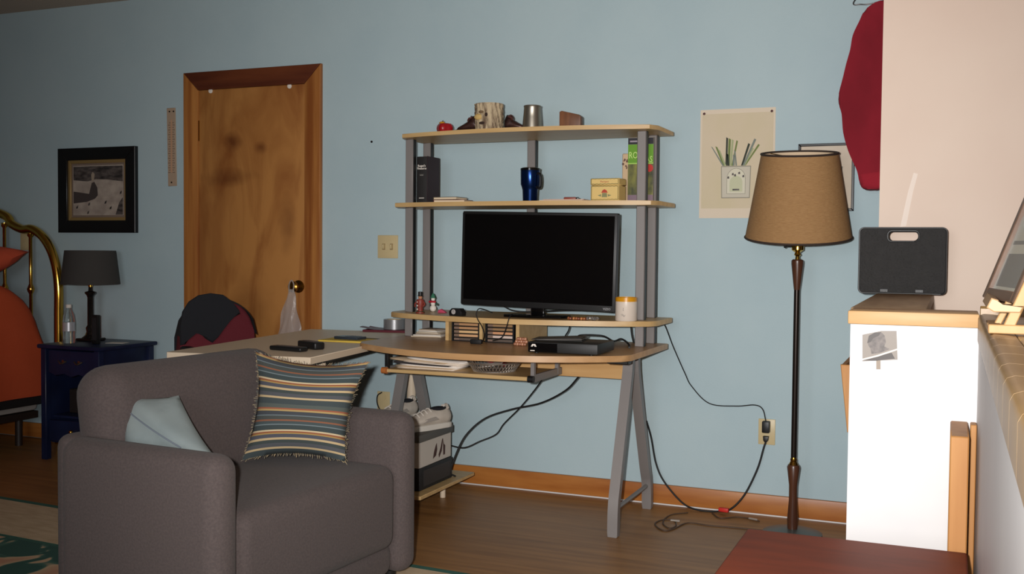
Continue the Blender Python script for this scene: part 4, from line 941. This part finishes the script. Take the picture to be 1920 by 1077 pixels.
# ================================================================== ON THE DESK
rk_ = []
for i, (p0, p1) in enumerate(((845, 897), (908, 962))):
    a_, b_ = ony(p0, 615, 4.06).x, ony(p1, 618, 4.06).x; w_ = (b_-a_)
    t = thing('disc_rack', ['black slotted disc rack on the desk beside the paper stack', 'black slotted disc rack on the desk beside the media player'][i], 'rack', ((a_+b_)/2, 4.07, T4))
    MB().bb(-w_/2, -w_/2+.007, 0, .14, 0, .084).build('side_wall', M_black, t, smooth=0); MB().bb(w_/2-.007, w_/2, 0, .14, 0, .084).build('side_wall', M_black, t, smooth=0)
    for k in range(6): MB().bb(-w_/2+.007, w_/2-.007, .0, .138, k*.0161, k*.0161+.0032).build('slot_shelf', M_black, t, smooth=0)
    cols_ = [(198, 150, 96), (206, 160, 118), (214, 176, 128), (176, 134, 96)] if i == 0 else [(208, 176, 160), (212, 190, 178), (206, 150, 110), (150, 118, 84)]
    for k in range(5):
        c_ = cols_[min(k, 3)] if k else (96, 84, 76)
        dc = thing('disc_case', '%s disc case, %s in the black rack beside the %s' % (['tan', 'pinkish'][i] if k else 'dark', ['lowest', 'second lowest', 'middle', 'second highest', 'highest'][k], ['paper stack', 'media player'][i]), 'disc case', ((a_+b_)/2, 4.075, T4+.0033+k*.0161), 0, 'disc cases in the black racks')
        MB().bb(-w_/2+.009, w_/2-.009, 0, .125, 0, .0105, .001, 1).build('case', mat('disc_spine_%d_%d' % (i, k), c_, .4), dc)
        MB().bb(-w_/2+.0095, -w_/2+.034, -.0006, 0, .001, .0095).build('label', mat('disc_label', (120, 98, 86), .5), dc, smooth=0)
ps = thing('paper_stack', 'messy stack of papers and envelopes on the desk beside a disc rack', 'papers', seat(808, 622, 4.22, T4))
for k in range(6):
    MB().box((rr.uniform(-.008, .008), rr.uniform(-.01, .01), .003+.006*k), (.145-.012*k, .10, .005), RZ(rr.uniform(-.12, .12)), .001, 1).build('sheet', mat('stack_paper_%d' % (k % 3), [(206, 192, 170), (222, 214, 204), (176, 160, 140)][k % 3], .8), ps)
ad = thing('small_adapter', 'small black cable adapter in front of the disc racks on the desk', 'adapter', seat(893, 640, 3.98, T4))
MB().bb(-.026, .026, -.010, .010, 0, .020, .004, 2).build('body', M_rubber, ad)
bt = thing('bead_bundle', 'bundle of round brown wooden beads beside the black media player on the desk', 'beads', seat(976, 640, 3.99, T4))
for k in range(14):
    MB().sphere((-.022+.011*(k % 5)+.004*(k//5), -.006+.006*(k//5), .0075+.0105*(k//5)), .0075, n=8).build('bead', mat('bead_brown_%d' % (k % 2), [(150, 96, 70), (176, 122, 92)][k % 2], .35), bt)
# media player
dp = thing('media_player', 'flat black media player box on the desk top under the television', 'media player', onz(1052, 666, T4)+V(0, .125, .001), radians(1))
p0 = onz(982, 663, T4).x; p1 = onz(1118, 668, T4).x; w_ = (p1-p0)
MB().bb(-w_/2, w_/2, -.12, .10, .004, .044, .004, 2).build('case', mat('matte_black_case', (30, 30, 30), .5), dp)
MB().bb(-w_/2+.004, w_/2-.16, -.1225, -.12, .006, .040).build('front_panel', M_blackgloss, dp, smooth=0)
MB().prism([(-.012, 0), (-.004, 0), (0, .006), (.004, 0), (.012, 0), (.006, .010), (-.006, .010)], (-w_/2+.026, -.1226, .026), (1, 0, 0), (0, 0, 1), (0, -.0008, 0)).build('logo', M_paper, dp, smooth=0)
MB().bb(-w_/2+.012, -w_/2+.030, -.1235, -.1226, .009, .0125).build('small_print', M_paper, dp, smooth=0)
for x in (-w_/2+.03, w_/2-.03):
    for y in (-.10, .08): MB().lathe([(.008, 0), (.008, .004), (0, .004)], (x, y, 0), 10).build('foot', M_rubber, dp)
fo = thing('dark_folder', 'thin dark grey folder and papers lying on top of the black media player', 'folder', dp.location+V(-.06, .02, .0441), radians(8))
MB().box((0, 0, .008), (.20, .13, .003), RY(radians(-3)), .001, 1).build('cover', mat('dark_grey_card', (62, 60, 58), .7), fo)
MB().box((.01, 0, .0045), (.18, .12, .002), RY(radians(-1.5))).build('sheet', mat('grey_sheet', (120, 114, 108), .8), fo, smooth=0)
MB().bb(-.09, .10, -.05, .05, 0, .0012).build('backing', mat('dark_grey_card', (62, 60, 58), .7), fo, smooth=0)
# left of the desk: pad, calculator, leather folder, tape
yp = thing('yellow_pad', 'yellow writing pad on the white table by the desk corner', 'notepad', onz(652, 640, .733)+V(0, 0, .0004), radians(4))
MB().bb(-.11, .11, -.07, .08, 0, .007, .001, 1).build('pad', mat('yellow_pad_paper', (206, 176, 70), .8), yp)
ph2 = thing('calculator', 'slim dark calculator lying on the yellow pad', 'calculator', yp.location+V(.0, .02, .0075), radians(-6))
MB().bb(-.065, .065, -.034, .034, 0, .012, .003, 2).build('body', mat('slate_plastic', (44, 52, 62), .4), ph2)
MB().bb(-.058, -.02, -.026, .026, .0118, .0126).build('display', mat('grey_green_lcd', (90, 104, 100), .3), ph2, smooth=0)
for i in range(4):
    for j in range(3): MB().bb(-.008+.016*i, .002+.016*i, -.024+.017*j, -.012+.017*j, .0119, .0136).build('key', mat('slate_keys', (70, 78, 86), .5), ph2, smooth=0)
pn_ = MB().tube([(-.07, 0, .005), (.07, 0, .005)], .0045, 8).build('pen', M_black, loc=yp.location+V(.075, .085, .0), rot=(0, 0, -.1)); tag(pn_, 'black pen lying beside the slim calculator on the white table', 'pen')
lf = thing('leather_folder', 'dark burgundy leather folder under the roll of silver tape', 'folder', onz(715, 624, .733)+V(.005, .10, .0004), radians(10))
def leaf(a, b_): return V(-.14+.24*a, -.09+.17*b_, .012+.012*max(0, .3-a)*4*abs(sin(3*b_+1)))
lm = MB(); lm.grid(leaf, 12, 8); lm.bb(-.125, .095, -.085, .075, .0, .0105)
lm.build('cover', mat('burgundy_leather', (86, 24, 36), .4), lf, smooth=60)
tp = thing('tape_roll', 'roll of silver duct tape on the burgundy folder', 'tape', lf.location+V(.015, -.005, .0125))
MB().lathe([(.040, 0), (.054, 0), (.054, .048), (.040, .048), (.040, 0)], n=36).build('tape', mat('silver_tape', (138, 138, 140), .35, metal=.5), tp)
MB().lathe([(.0375, .0), (.0398, .0), (.0398, .048), (.0375, .048), (.0375, 0)], n=36).build('core', mat('card_core', (170, 150, 120), .9), tp)
for i, (px, py, w_, h_, a_, lb) in enumerate(((541, 658, .085, .018, -.15, 'slim black remote lying flat on the white table'), (583, 654, .07, .030, -.45, 'thicker black handset with silver keys on the white table beside the slim remote'))):
    t = thing('remote_control' if i == 0 else 'handset', lb, 'remote' if i == 0 else 'handset', onz(px, py, .733)+V(0, 0, .0004), a_)
    MB().bb(-w_, w_, -.024, .024, 0, h_, .007, 3).build('body', M_black, t)
    MB().bb(-w_*.6, w_*.6, -.014, .014, h_-.0002, h_+.0015, .0005, 1).build('keypad', mat('grey_keypad', (70, 68, 70) if i == 0 else (120, 118, 116), .45), t)
# ================================================================== ON THE KEYBOARD TRAY
mg = thing('magazine_stack', 'sloping stack of magazines and papers on the keyboard tray beside the silver basket', 'magazines', (-2.06, 4.03, T5))
for k in range(7):
    z = .003+.0055*k; n_ = 8
    mb_ = MB(); mb_.grid(lambda a, b_: V(-.135+.27*a+.008*k*(-1)**k, -.10+.20*b_, z+.012*(1-a)**2*(k/6)+.004*sin(3*a+k)*0), n_, 2); mb_.grid(lambda a, b_: V(-.135+.27*a+.008*k*(-1)**k, -.10+.20*b_, z-.0042+.012*(1-a)**2*(k/6)), n_, 2)
    o = mb_.build('magazine', mat('magazine_%d' % (k % 4), [(216, 204, 190), (190, 168, 140), (222, 214, 206), (60, 56, 58)][k % 4], .6), mg, smooth=50)
    sm_ = o.modifiers.new('thick', 'SOLIDIFY'); sm_.thickness = .001
MB().bb(-.11, .12, -.09, .09, .052, .060, .002, 1).build('binder', M_black, mg)
gc = thing('eyeglass_case', 'grey-blue soft case lying between the magazines and the silver basket', 'case', (-1.858, 4.13, T5), radians(-8))
MB().bb(-.055, .055, -.03, .03, 0, .045, .014, 4).build('body', mat('grey_blue_vinyl', (104, 116, 122), .5), gc, smooth=60)
bsk = thing('silver_basket', 'round pierced silver basket holding papers on the keyboard tray', 'basket', (onz(913, 700, T5).x, 4.0, T5))
M_sil = mat('bright_silver', (200, 194, 186), .32, metal=.85)
MB().lathe([(0, 0), (.085, 0), (.087, .002), (0, .0025)], n=40).build('bottom', M_sil, bsk)
for z, r in ((.003, .088), (.040, .112)): MB().tube([(r*cos(2*pi*k/48), r*sin(2*pi*k/48), z) for k in range(49)], .0035, 6, False).build('ring', M_sil, bsk)
lat = MB()
for k in range(44):
    a_ = 2*pi*k/44
    for s2 in (1, -1): lat.tube([(.088*cos(a_), .088*sin(a_), .003), (.1*cos(a_+s2*.09), .1*sin(a_+s2*.09), .021), (.112*cos(a_+s2*.18), .112*sin(a_+s2*.18), .040)], .0016, 4)
lat.build('lattice', M_sil, bsk)
rd = MB().box((0, 0, 0), (.12, .07, .006), RY(radians(14)) @ RZ(.3), .002, 1).build('red_booklet', mat('red_booklet_cover', (150, 34, 44), .5), loc=bsk.location+V(-.02, .02, .040)); tag(rd, 'small red booklet lying in the silver basket', 'booklet')
wp = MB().box((0, 0, 0), (.10, .06, .002), RY(radians(-10)) @ RX(.2)).build('paper_slip', M_paper, loc=bsk.location+V(.0, -.03, .032)); tag(wp, 'folded white paper in the silver basket', 'paper')

# ================================================================== UNDER THE DESK
ls = thing('floor_shelf', 'low maple floor shelf on short white legs under the desk, carrying the shoe box', 'shelf', (-2.15, 4.15, 0))
MB().bb(-.095, .10, -.27, .27, .082, .098, .002, 1).build('board', M_maple, ls)
for x in (-.08, .005):
    for y in (-.25, .13): MB().lathe([(.013, 0), (.013, .0815), (0, .0815)], (x, y, 0), 12).build('leg', M_wt, ls)
ub = thing('black_case', 'black textured box on the low floor shelf under the shoe box', 'box', (-2.15, 4.13, .0985))
MB().bb(-.075, .055, -.17, .145, 0, .098, .004, 2).build('body', mat('black_textured', (26, 26, 27), .6, bump=.5, bscale=90), ub)
MB().bb(.0552, .0562, -.14, .12, .015, .085, .0004, 1).build('side_plate', mat('charcoal_plate', (40, 40, 41), .5), ub)
sb = thing('shoe_box', 'white shoe box with a grey lid and dark printed shoes on its side', 'box', (-2.15, 4.13, .197))
MB().bb(-.075, .05, -.17, .14, 0, .112, .002, 1).build('box', mat('white_card', (196, 188, 178), .7), sb)
MB().bb(-.082, .058, -.178, .148, .1125, .146, .003, 2).build('lid', mat('grey_card_lid', (84, 82, 78), .6), sb)
def side(poly, m_): MB().prism(poly, (.0502, 0, 0), (0, 1, 0), (0, 0, 1), (.0008, 0, 0)).build('printed_shoe', m_, sb, smooth=0)
M_ps = mat('print_brown', (70, 44, 40), .7)
side([(-.04, .02), (-.01, .03), (.0, .055), (-.004, .085), (-.014, .075), (-.03, .05)], M_ps); side([(.02, .015), (.045, .04), (.058, .095), (.05, .095), (.035, .06), (.015, .03)], M_ps); side([(.062, .02), (.078, .02), (.08, .06), (.066, .07), (.058, .09)], M_ps)
# sneakers
M_sn = mat('white_leather', (196, 186, 174), .6, c2=(184, 174, 162), scale=(20, 20, 20)); M_sole = mat('white_sole', (206, 200, 190), .7); M_in = mat('black_lining', (22, 24, 30), .8)
def sneaker(loc, rz, label, z0_):
    t = thing('sneaker', label, 'shoe', (loc[0], loc[1], z0_), rz)
    S = [(.13, .028, .030, .018), (.115, .038, .040, .018), (.08, .044, .055, .018), (.03, .043, .072, .018), (-.01, .038, .088, .018), (-.06, .034, .092, .018), (-.105, .034, .092, .018), (-.128, .026, .085, .02), (-.136, .014, .070, .02)]
    mb_ = MB(); rings = []
    for x, w, h, zb in S:
        rings.append([mb_.bm.verts.new((x, w*cos(2*pi*k/16)*(1-.25*max(0, sin(2*pi*k/16))), zb+(h-zb)*(.5+.5*sin(2*pi*k/16)))) for k in range(16)])
    for A_, B_ in zip(rings, rings[1:]):
        for k in range(16): mb_.bm.faces.new((A_[k], A_[(k+1) % 16], B_[(k+1) % 16], B_[k]))
    mb_.bm.faces.new(rings[0]); mb_.bm.faces.new(rings[-1]); up = mb_.build('upper', M_sn, t, smooth=70)
    so_ = [(x*1.02, w*1.03) for x, w, h, zb in S]; P = so_ + [(x, -w) for x, w in so_[::-1]]
    MB().prism(P, (0, 0, 0), (1, 0, 0), (0, 1, 0), (0, 0, .024), .005, 2).build('sole', M_sole, t, smooth=50)
    MB().sphere((-.07, 0, .086), .034, 1.35, .72, .32, 14).build('collar_lining', M_in, t)
    MB().tube(cr([(-.112, .02, .088), (-.118, 0, .100), (-.112, -.02, .088)], 4), .007, 6).build('heel_collar', M_sn, t)
    MB().box((-.098, 0, .0935), (.004, .022, .018), RY(radians(-25)), .001, 1).build('heel_tag', M_paper, t)
    for k in range(4): MB().tube(cr([(.05-.022*k, -.024, .062+.006*k), (.05-.022*k, 0, .073+.0065*k), (.05-.022*k, .024, .062+.006*k)], 4), .003, 5).build('lace', M_paper, t)
    for s2 in (1, -1): MB().prism([(.04, .034), (.03, .05), (-.03, .058), (-.05, .044)], (0, .040*s2-.002*s2, 0), (1, 0, 0), (0, 0, 1), (0, .003*s2, 0), .001, 1).build('side_patch', mat('grey_suede', (150, 142, 134), .8), up)
    return t
sneaker((-2.145, 4.10), radians(245), 'white sneaker with black lining on the grey shoe box lid, heel towards the wall', .3432+.0005)
sneaker((-2.335, 4.175), radians(258), 'white sneaker with black lining on the brown carton between the desk legs', .3545)
stl = thing('carton', 'plain brown carton behind the armchair, under a white sneaker', 'box', (-2.375, 4.165, 0), 0)
MB().bb(-.065, .068, -.135, .135, 0, .353, .003, 1).build('box', mat('brown_carton', (140, 110, 80), .8), stl)
MB().bb(-.06, .063, -.02, .02, .3525, .3538).build('tape_strip', mat('packing_tape', (168, 140, 100), .4), stl, smooth=0)

# ================================================================== CABLES
def cable(pts, r, m_, label, name='cable', n=7, sub=7):
    P = [Vector(p) for p in pts]; o0 = P[0].copy()
    o = MB().tube([p-o0 for p in cr(P, sub)], r, n).build(name, m_, loc=o0, smooth=70); return tag(o, label, 'cable')
W = WY-.02
olx, olz = ou.location.x, ou.location.z
cable([ony(1228, 598, 4.40), ony(1245, 608, 4.44), ony(1262, 650, 4.52), ony(1284, 700, 4.56), ony(1297, 725, W+.01), ony(1330, 757, W+.01), ony(1380, 762, W+.01), ony(1415, 760, W), ony(1430, 768, W-.005), V(olx, WY-.035, olz+.0515)], .0025, M_rubber, 'thin black cable looping across the wall from the desk shelf to the outlet adapter', 'adapter_cable')
fz = .008
cable([ony(1212, 790, 4.52), ony(1221, 822, 4.54), ony(1230, 870, 4.545), ony(1246, 905, 4.54), ony(1280, 944, 4.535), ony(1310, 957, 4.525), onz(1348, 959.5, .0065), ony(1370, 955, 4.515), ony(1396, 928, 4.53), ony(1420, 880, 4.545), ony(1432, 840, 4.555), V(olx, WY-.030, olz-.0425)], .0042, M_rubber, 'thick black cord drooping from the lower outlet plug to the floor', 'extension_cord')
tie = ony(1357, 957.5, 4.512)
tag(MB().bb(-.022, .022, -.010, .010, -.0065, .011, .004, 2).build('cable_tie', mat('red_tape', (196, 40, 34), .5), loc=tie+V(0, 0, 0), rot=(0, 0, -.12)), 'red tape wrap around the black power cord on the floor', 'cable tie')
M_bc = mat('brown_cord', (74, 56, 42), .6)
ex = [onz(x, y, .0035) for x, y in ((1290, 962), (1262, 965), (1248, 972), (1243, 982), (1252, 990), (1262, 990), (1268, 984), (1262, 976), (1240, 976), (1228, 983), (1236, 992), (1248, 996), (1264, 992), (1290, 981), (1330, 986), (1380, 990), (1430, 995))]
cable(ex, .003, M_bc, 'thin brown lamp cord coiled on the floor between desk and floor lamp', 'lamp_cord', 6, 6)
ex2 = [onz(x, y, .0035) for x, y in ((1335, 962), (1350, 972), (1380, 970), (1400, 972), (1424, 978))]
cable(ex2, .003, M_bc, 'short brown cord end lying beside the baseboard near the floor lamp', 'cord_end', 6, 6)
for (x, y, a_, lb) in ((1266, 978, .05, 'silver cord connector by the coiled brown cord'), (1412, 975, -.3, 'silver cord connector at the short cord end near the lamp base')):
    tag(MB().bb(-.02, .02, -.0035, .0035, 0, .007, .001, 1).build('cord_connector', mat('bright_tip', (190, 182, 172), .3, metal=.6), loc=onz(x, y, .007)-V(0, 0, .0005), rot=(0, 0, a_)), lb, 'connector')
# two cables under the desk
cable([ony(1085, 707, 4.33), ony(1060, 733, 4.36), ony(1015, 756, 4.40), ony(960, 768, 4.40), ony(910, 785, 4.38), ony(875, 815, 4.35), ony(856, 850, 4.31), ony(845, 885, 4.29), V(-2.085, 4.29, .10)], .0042, M_rubber, 'thick black cable arching from behind the desk panel down to the low floor shelf', 'thick_cable')
cable([ony(1022, 705, 4.33), ony(1000, 735, 4.38), ony(975, 765, 4.42), ony(945, 795, 4.44), ony(930, 815, 4.44), ony(900, 828, 4.42), ony(870, 840, 4.38), ony(838, 834, 4.31)], .0032, M_rubber, 'thin black cable hanging below the desk and crossing the thick one', 'thin_cable')
# behind the television and the player
cable([ony(1070, 604, 4.30), ony(1066, 620, 4.30), ony(1060, 634, 4.24), V(dp.location.x-.02, dp.location.y+.12, .775)], .003, M_rubber, 'black cable dropping from the monitor shelf to the media player', 'video_cable')
cable([ony(1183, 612, 4.34), ony(1185, 630, 4.34), ony(1190, 650, 4.35)], .004, M_rubber, 'straight black cable dropping from the monitor shelf near the candle jar to the desk top', 'drop_cable')
cable([V(dp.location.x+.05, dp.location.y+.11, .775), ony(1085, 630, 4.16), ony(1128, 630, 4.2), ony(1150, 640, 4.24), ony(1165, 636, 4.24), ony(1178, 645, 4.26), onz(1180, 652, .752)], .004, M_rubber, 'black cable curling behind the media player on the desk top', 'player_cable')
cable([ony(945, 575, 4.20), ony(960, 582, 4.22), ony(985, 585, 4.24), ony(1020, 584, 4.25), ony(1060, 582, 4.25), ony(1110, 583, 4.25), ony(1150, 586, 4.24)], .003, M_rubber, 'black cable lying behind the television stand on the monitor shelf', 'shelf_cable')
cable([ony(912, 588, 3.98)+V(0, .06, 0), ony(906, 580, 4.0), ony(897, 580, 3.975), ony(893, 590, 3.965), ony(896, 600, 3.965), ony(903, 612, 3.985), ony(908, 628, 3.98), onz(905, 641, .752)], .0022, M_rubber, 'thin black cable looped over the shelf by the rack beside the paper stack', 'loop_cable')
cable([ony(957, 592, 3.97)+V(0, .02, .004), ony(955, 596, 3.965), ony(950, 612, 3.965), ony(943, 630, 3.97), ony(935, 636, 3.97), onz(920, 640, .751), onz(900, 640, .752)], .0022, M_rubber, 'thin black cable hanging in front of the rack beside the media player', 'front_cable')
cable([ony(716, 736, 4.555), ony(708, 742, 4.55), ony(707, 755, 4.55), ony(712, 768, 4.56), ony(722, 778, 4.56)], .003, M_rubber, 'short black cable at the outlet behind the desk legs next to the white table', 'outlet_cable')

# ================================================================== ON THE PENINSULA
cs2 = thing('tool_case', 'flat black plastic carrying case with a slot handle, standing on the brown plank', 'case', (ony(1691, 545, 4.06).x, 4.06, 1.0005))
cw = (ony(1772, 500, 4.06).x-ony(1610, 500, 4.06).x)/2; chh = ony(1690, 428, 4.06).z-1.0005
def rrect(w, h, r, n=5, z0_=0):
    P = []
    for cx, cz, a0_ in ((w-r, r, -pi/2), (w-r, h-r, 0), (-w+r, h-r, pi/2), (-w+r, r, pi)):
        for k in range(n+1): a_ = a0_+k*pi/2/n; P.append((cx+r*cos(a_), cz+r*sin(a_)+z0_))
    return P
hz0, hz1, hw0, hw1 = chh-.046, chh-.014, -.048, .052
M_case = mat('black_grained_plastic', (30, 28, 27), .6, spec=.3, c2=(25, 23, 22), scale=(30, 30, 30), bump=.5, bscale=160)
ring_ = MB(); outer = rrect(cw, chh, .016, 5); slot = [(x+.002, z) for x, z in rrect(.050, hz1-hz0, .015, 5, hz0)]
# face with a slot: bridge between outer outline and slot outline, front and back
def strip(y):
    n_ = len(outer); vo = [ring_.bm.verts.new((x, y, z)) for x, z in outer]; vi = [ring_.bm.verts.new((x, y, z)) for x, z in slot]; return vo, vi
f0, f1_ = strip(-.035), strip(.035)
n_ = len(outer)
for (vo, vi) in (f0, f1_):
    for k in range(n_): ring_.bm.faces.new((vo[k], vo[(k+1) % n_], vi[(k+1) % n_], vi[k]))
for k in range(n_):
    ring_.bm.faces.new((f0[0][k], f1_[0][k], f1_[0][(k+1) % n_], f0[0][(k+1) % n_])); ring_.bm.faces.new((f0[1][k], f0[1][(k+1) % n_], f1_[1][(k+1) % n_], f1_[1][k]))
ring_.build('shell', M_case, cs2, smooth=35)
rimb = MB(); rimb.tube([(x, -.036, z) for x, z in outer+[outer[0]]], .003, 6, False); rimb.tube([(x*1.06, -.036, z+(.004 if z > (hz0+hz1)/2 else -.004)) for x, z in slot+[slot[0]]], .0028, 6, False); rimb.build('rim', M_black, cs2)
for x in (-.06, .06): MB().bb(x-.014, x+.014, -.040, -.035, .004, .016, .001, 1).build('latch', M_black, cs2)
# photo and tape on the low white wall
pv = [ony(x, y, EY-.0015) for x, y in ((1617, 628), (1652, 621), (1681, 621), (1683, 675), (1617, 678))]
pc2 = pv[0]
pf = thing('pinned_photograph', 'small faded black-and-white portrait photograph taped to the white low wall', 'photograph', (pc2.x, EY-.0003, pc2.z))
def rel(L, y): return [(p.x-pc2.x, p.z-pc2.z) for p in L]
def stick(nm, px_, m_, y): MB().prism([(ony(a, b_, EY-.0015).x-pc2.x, ony(a, b_, EY-.0015).z-pc2.z) for a, b_ in px_], (0, y, 0), (1, 0, 0), (0, 0, 1), (0, -.0006, 0)).build(nm, m_, pf, smooth=0)
M_ph0 = mat('photo_pale', (132, 124, 116), .5); M_ph1 = mat('photo_grey', (84, 78, 76), .5, c2=(112, 104, 100), scale=(90, 90, 90)); M_ph2 = mat('photo_dark', (66, 60, 58), .5)
stick('print', ((1617, 628), (1652, 621), (1681, 621), (1683, 675), (1617, 678)), M_ph0, -.0003)
stick('printed_head', ((1627, 640), (1631, 630), (1640, 624), (1652, 623), (1659, 630), (1661, 642), (1658, 650), (1668, 655), (1650, 662), (1634, 664), (1632, 654), (1628, 648)), M_ph1, -.0010)
stick('printed_hair', ((1626, 644), (1629, 630), (1640, 624), (1652, 623), (1648, 630), (1638, 634), (1632, 642)), M_ph2, -.0017)
stick('printed_coat', ((1617, 676), (1640, 668), (1662, 664), (1672, 662), (1678, 673), (1640, 677)), M_ph2, -.0010)
stick('crease', ((1617, 673), (1645, 666), (1682, 654), (1682, 657), (1646, 669), (1617, 676)), M_paper, -.0024)
stick('tape_strip', ((1643, 676), (1651, 676), (1651, 693), (1643, 693)), mat('masking_tape', (150, 138, 126), .7), -.0010)
# tapered wooden rack on the hidden side of the low wall
rk = thing('wooden_rack', 'tapered wooden rack fixed to the side of the low white wall', 'rack', (E0-.003, 3.28, 0))
R1, R2, R3 = ony(1576, 690, 3.24), ony(1590, 811, 3.24), ony(1590, 676, 3.3)
rx1, rz1, rz2 = R1.x-(E0-.003), R1.z+.01, R2.z
MB().prism([(0, rz1), (rx1, rz1), (rx1*.62, rz2), (0, rz2)], (0, -.045, 0), (1, 0, 0), (0, 0, 1), (0, .016, 0), .002, 1).build('end_panel', M_pinev, rk)
MB().prism([(0, rz1), (rx1, rz1), (rx1*.62, rz2), (0, rz2)], (0, .25, 0), (1, 0, 0), (0, 0, 1), (0, .016, 0), .002, 1).build('end_panel', M_pinev, rk)
MB().prism([(rx1, rz1-.004), (rx1+.012, rz1-.004), (rx1*.62+.012, rz2), (rx1*.62, rz2)], (0, -.028, 0), (1, 0, 0), (0, 0, 1), (0, .277, 0), .001, 1).build('front_panel', M_pinev, rk)
MB().bb(rx1*.60, -.001, -.028, .249, rz2, rz2+.01).build('bottom', M_pinev, rk, smooth=0)
# table easel with a framed picture
ea = thing('table_easel', 'light wooden table easel standing on the tan tile counter', 'easel', (.075, 2.12, 1.0020))
M_ea = mat('easel_beech', (192, 152, 104), .55, c2=(176, 136, 88), scale=(16, 16, 3))
MB().bb(-.012, .30, -.012, .012, 0, .017, .002, 1).build('base_rail', M_ea, ea)
MB().bb(-.012, .012, .012, .16, 0, .015, .002, 1).build('side_foot', M_ea, ea)
def bar(p, q, w, d): # slanted bar with rectangular section
    p, q = Vector(p), Vector(q); t = (q-p); L = t.length; t.normalize(); y_ = Vector((0, 1, 0)); x_ = y_.cross(t).normalized(); y_ = t.cross(x_)
    M_ = Matrix((x_, y_, t)).transposed(); return MB().box((p+q)/2, (w, d, L), M_, .002, 1)
bar((.022, 0, .012), (.152, 0, .34), .019, .018).build('slanted_leg', M_ea, ea)
bar((.006, .075, .012), (.030, .075, .065), .012, .016).build('short_strut', M_ea, ea)
bar((.30, 0, .008), (.150, 0, .335), .016, .016).build('rear_leg', M_ea, ea)
MB().prism([(-.016, .048), (-.004, .040), (.040, .040), (.046, .052), (.010, .052), (.004, .062), (-.008, .066)], (0, -.02, 0), (1, 0, 0), (0, 0, 1), (0, .28, 0), .002, 1).build('ledge', mat('easel_ledge', (186, 150, 110), .5), ea)
fpz = thing('easel_picture', 'dark wood framed picture under glass leaning on the wooden table easel', 'picture', (.092, 2.242, 1.0020+.0535), 0, None, (0, radians(20), radians(10)))
# local: z up the slope, y along the depth, x normal
fm_ = MB(); 
for (y0, y1, z0_, z1_) in ((-.105, -.083, 0, .36), (.133, .155, 0, .36), (-.083, .133, 0, .022), (-.083, .133, .338, .36)): fm_.bb(-.008, .010, y0, y1, z0_, z1_, .002, 1)
fm_.build('frame', mat('dark_walnut_frame', (104, 82, 68), .4, c2=(88, 68, 56), scale=(20, 4, 20)), fpz)
MB().bb(.002, .006, -.083, .133, .022, .338).build('print', mat('picture_print', (150, 144, 124), .4, c2=(176, 170, 150), scale=(9, 9, 9)), fpz, smooth=0)
MB().bb(-.0002, .0018, -.083, .133, .022, .338).build('pane', mat('picture_glass', (230, 235, 230), .05, alpha=.25), fpz, smooth=0)
MB().bb(.0012, .0019, -.07, .12, .03, .10).build('printed_patch', mat('picture_dark', (64, 62, 60), .5), fpz, smooth=0)
MB().bb(.0012, .0019, -.07, .12, .12, .128).build('printed_line', MATS['picture_dark'], fpz, smooth=0)
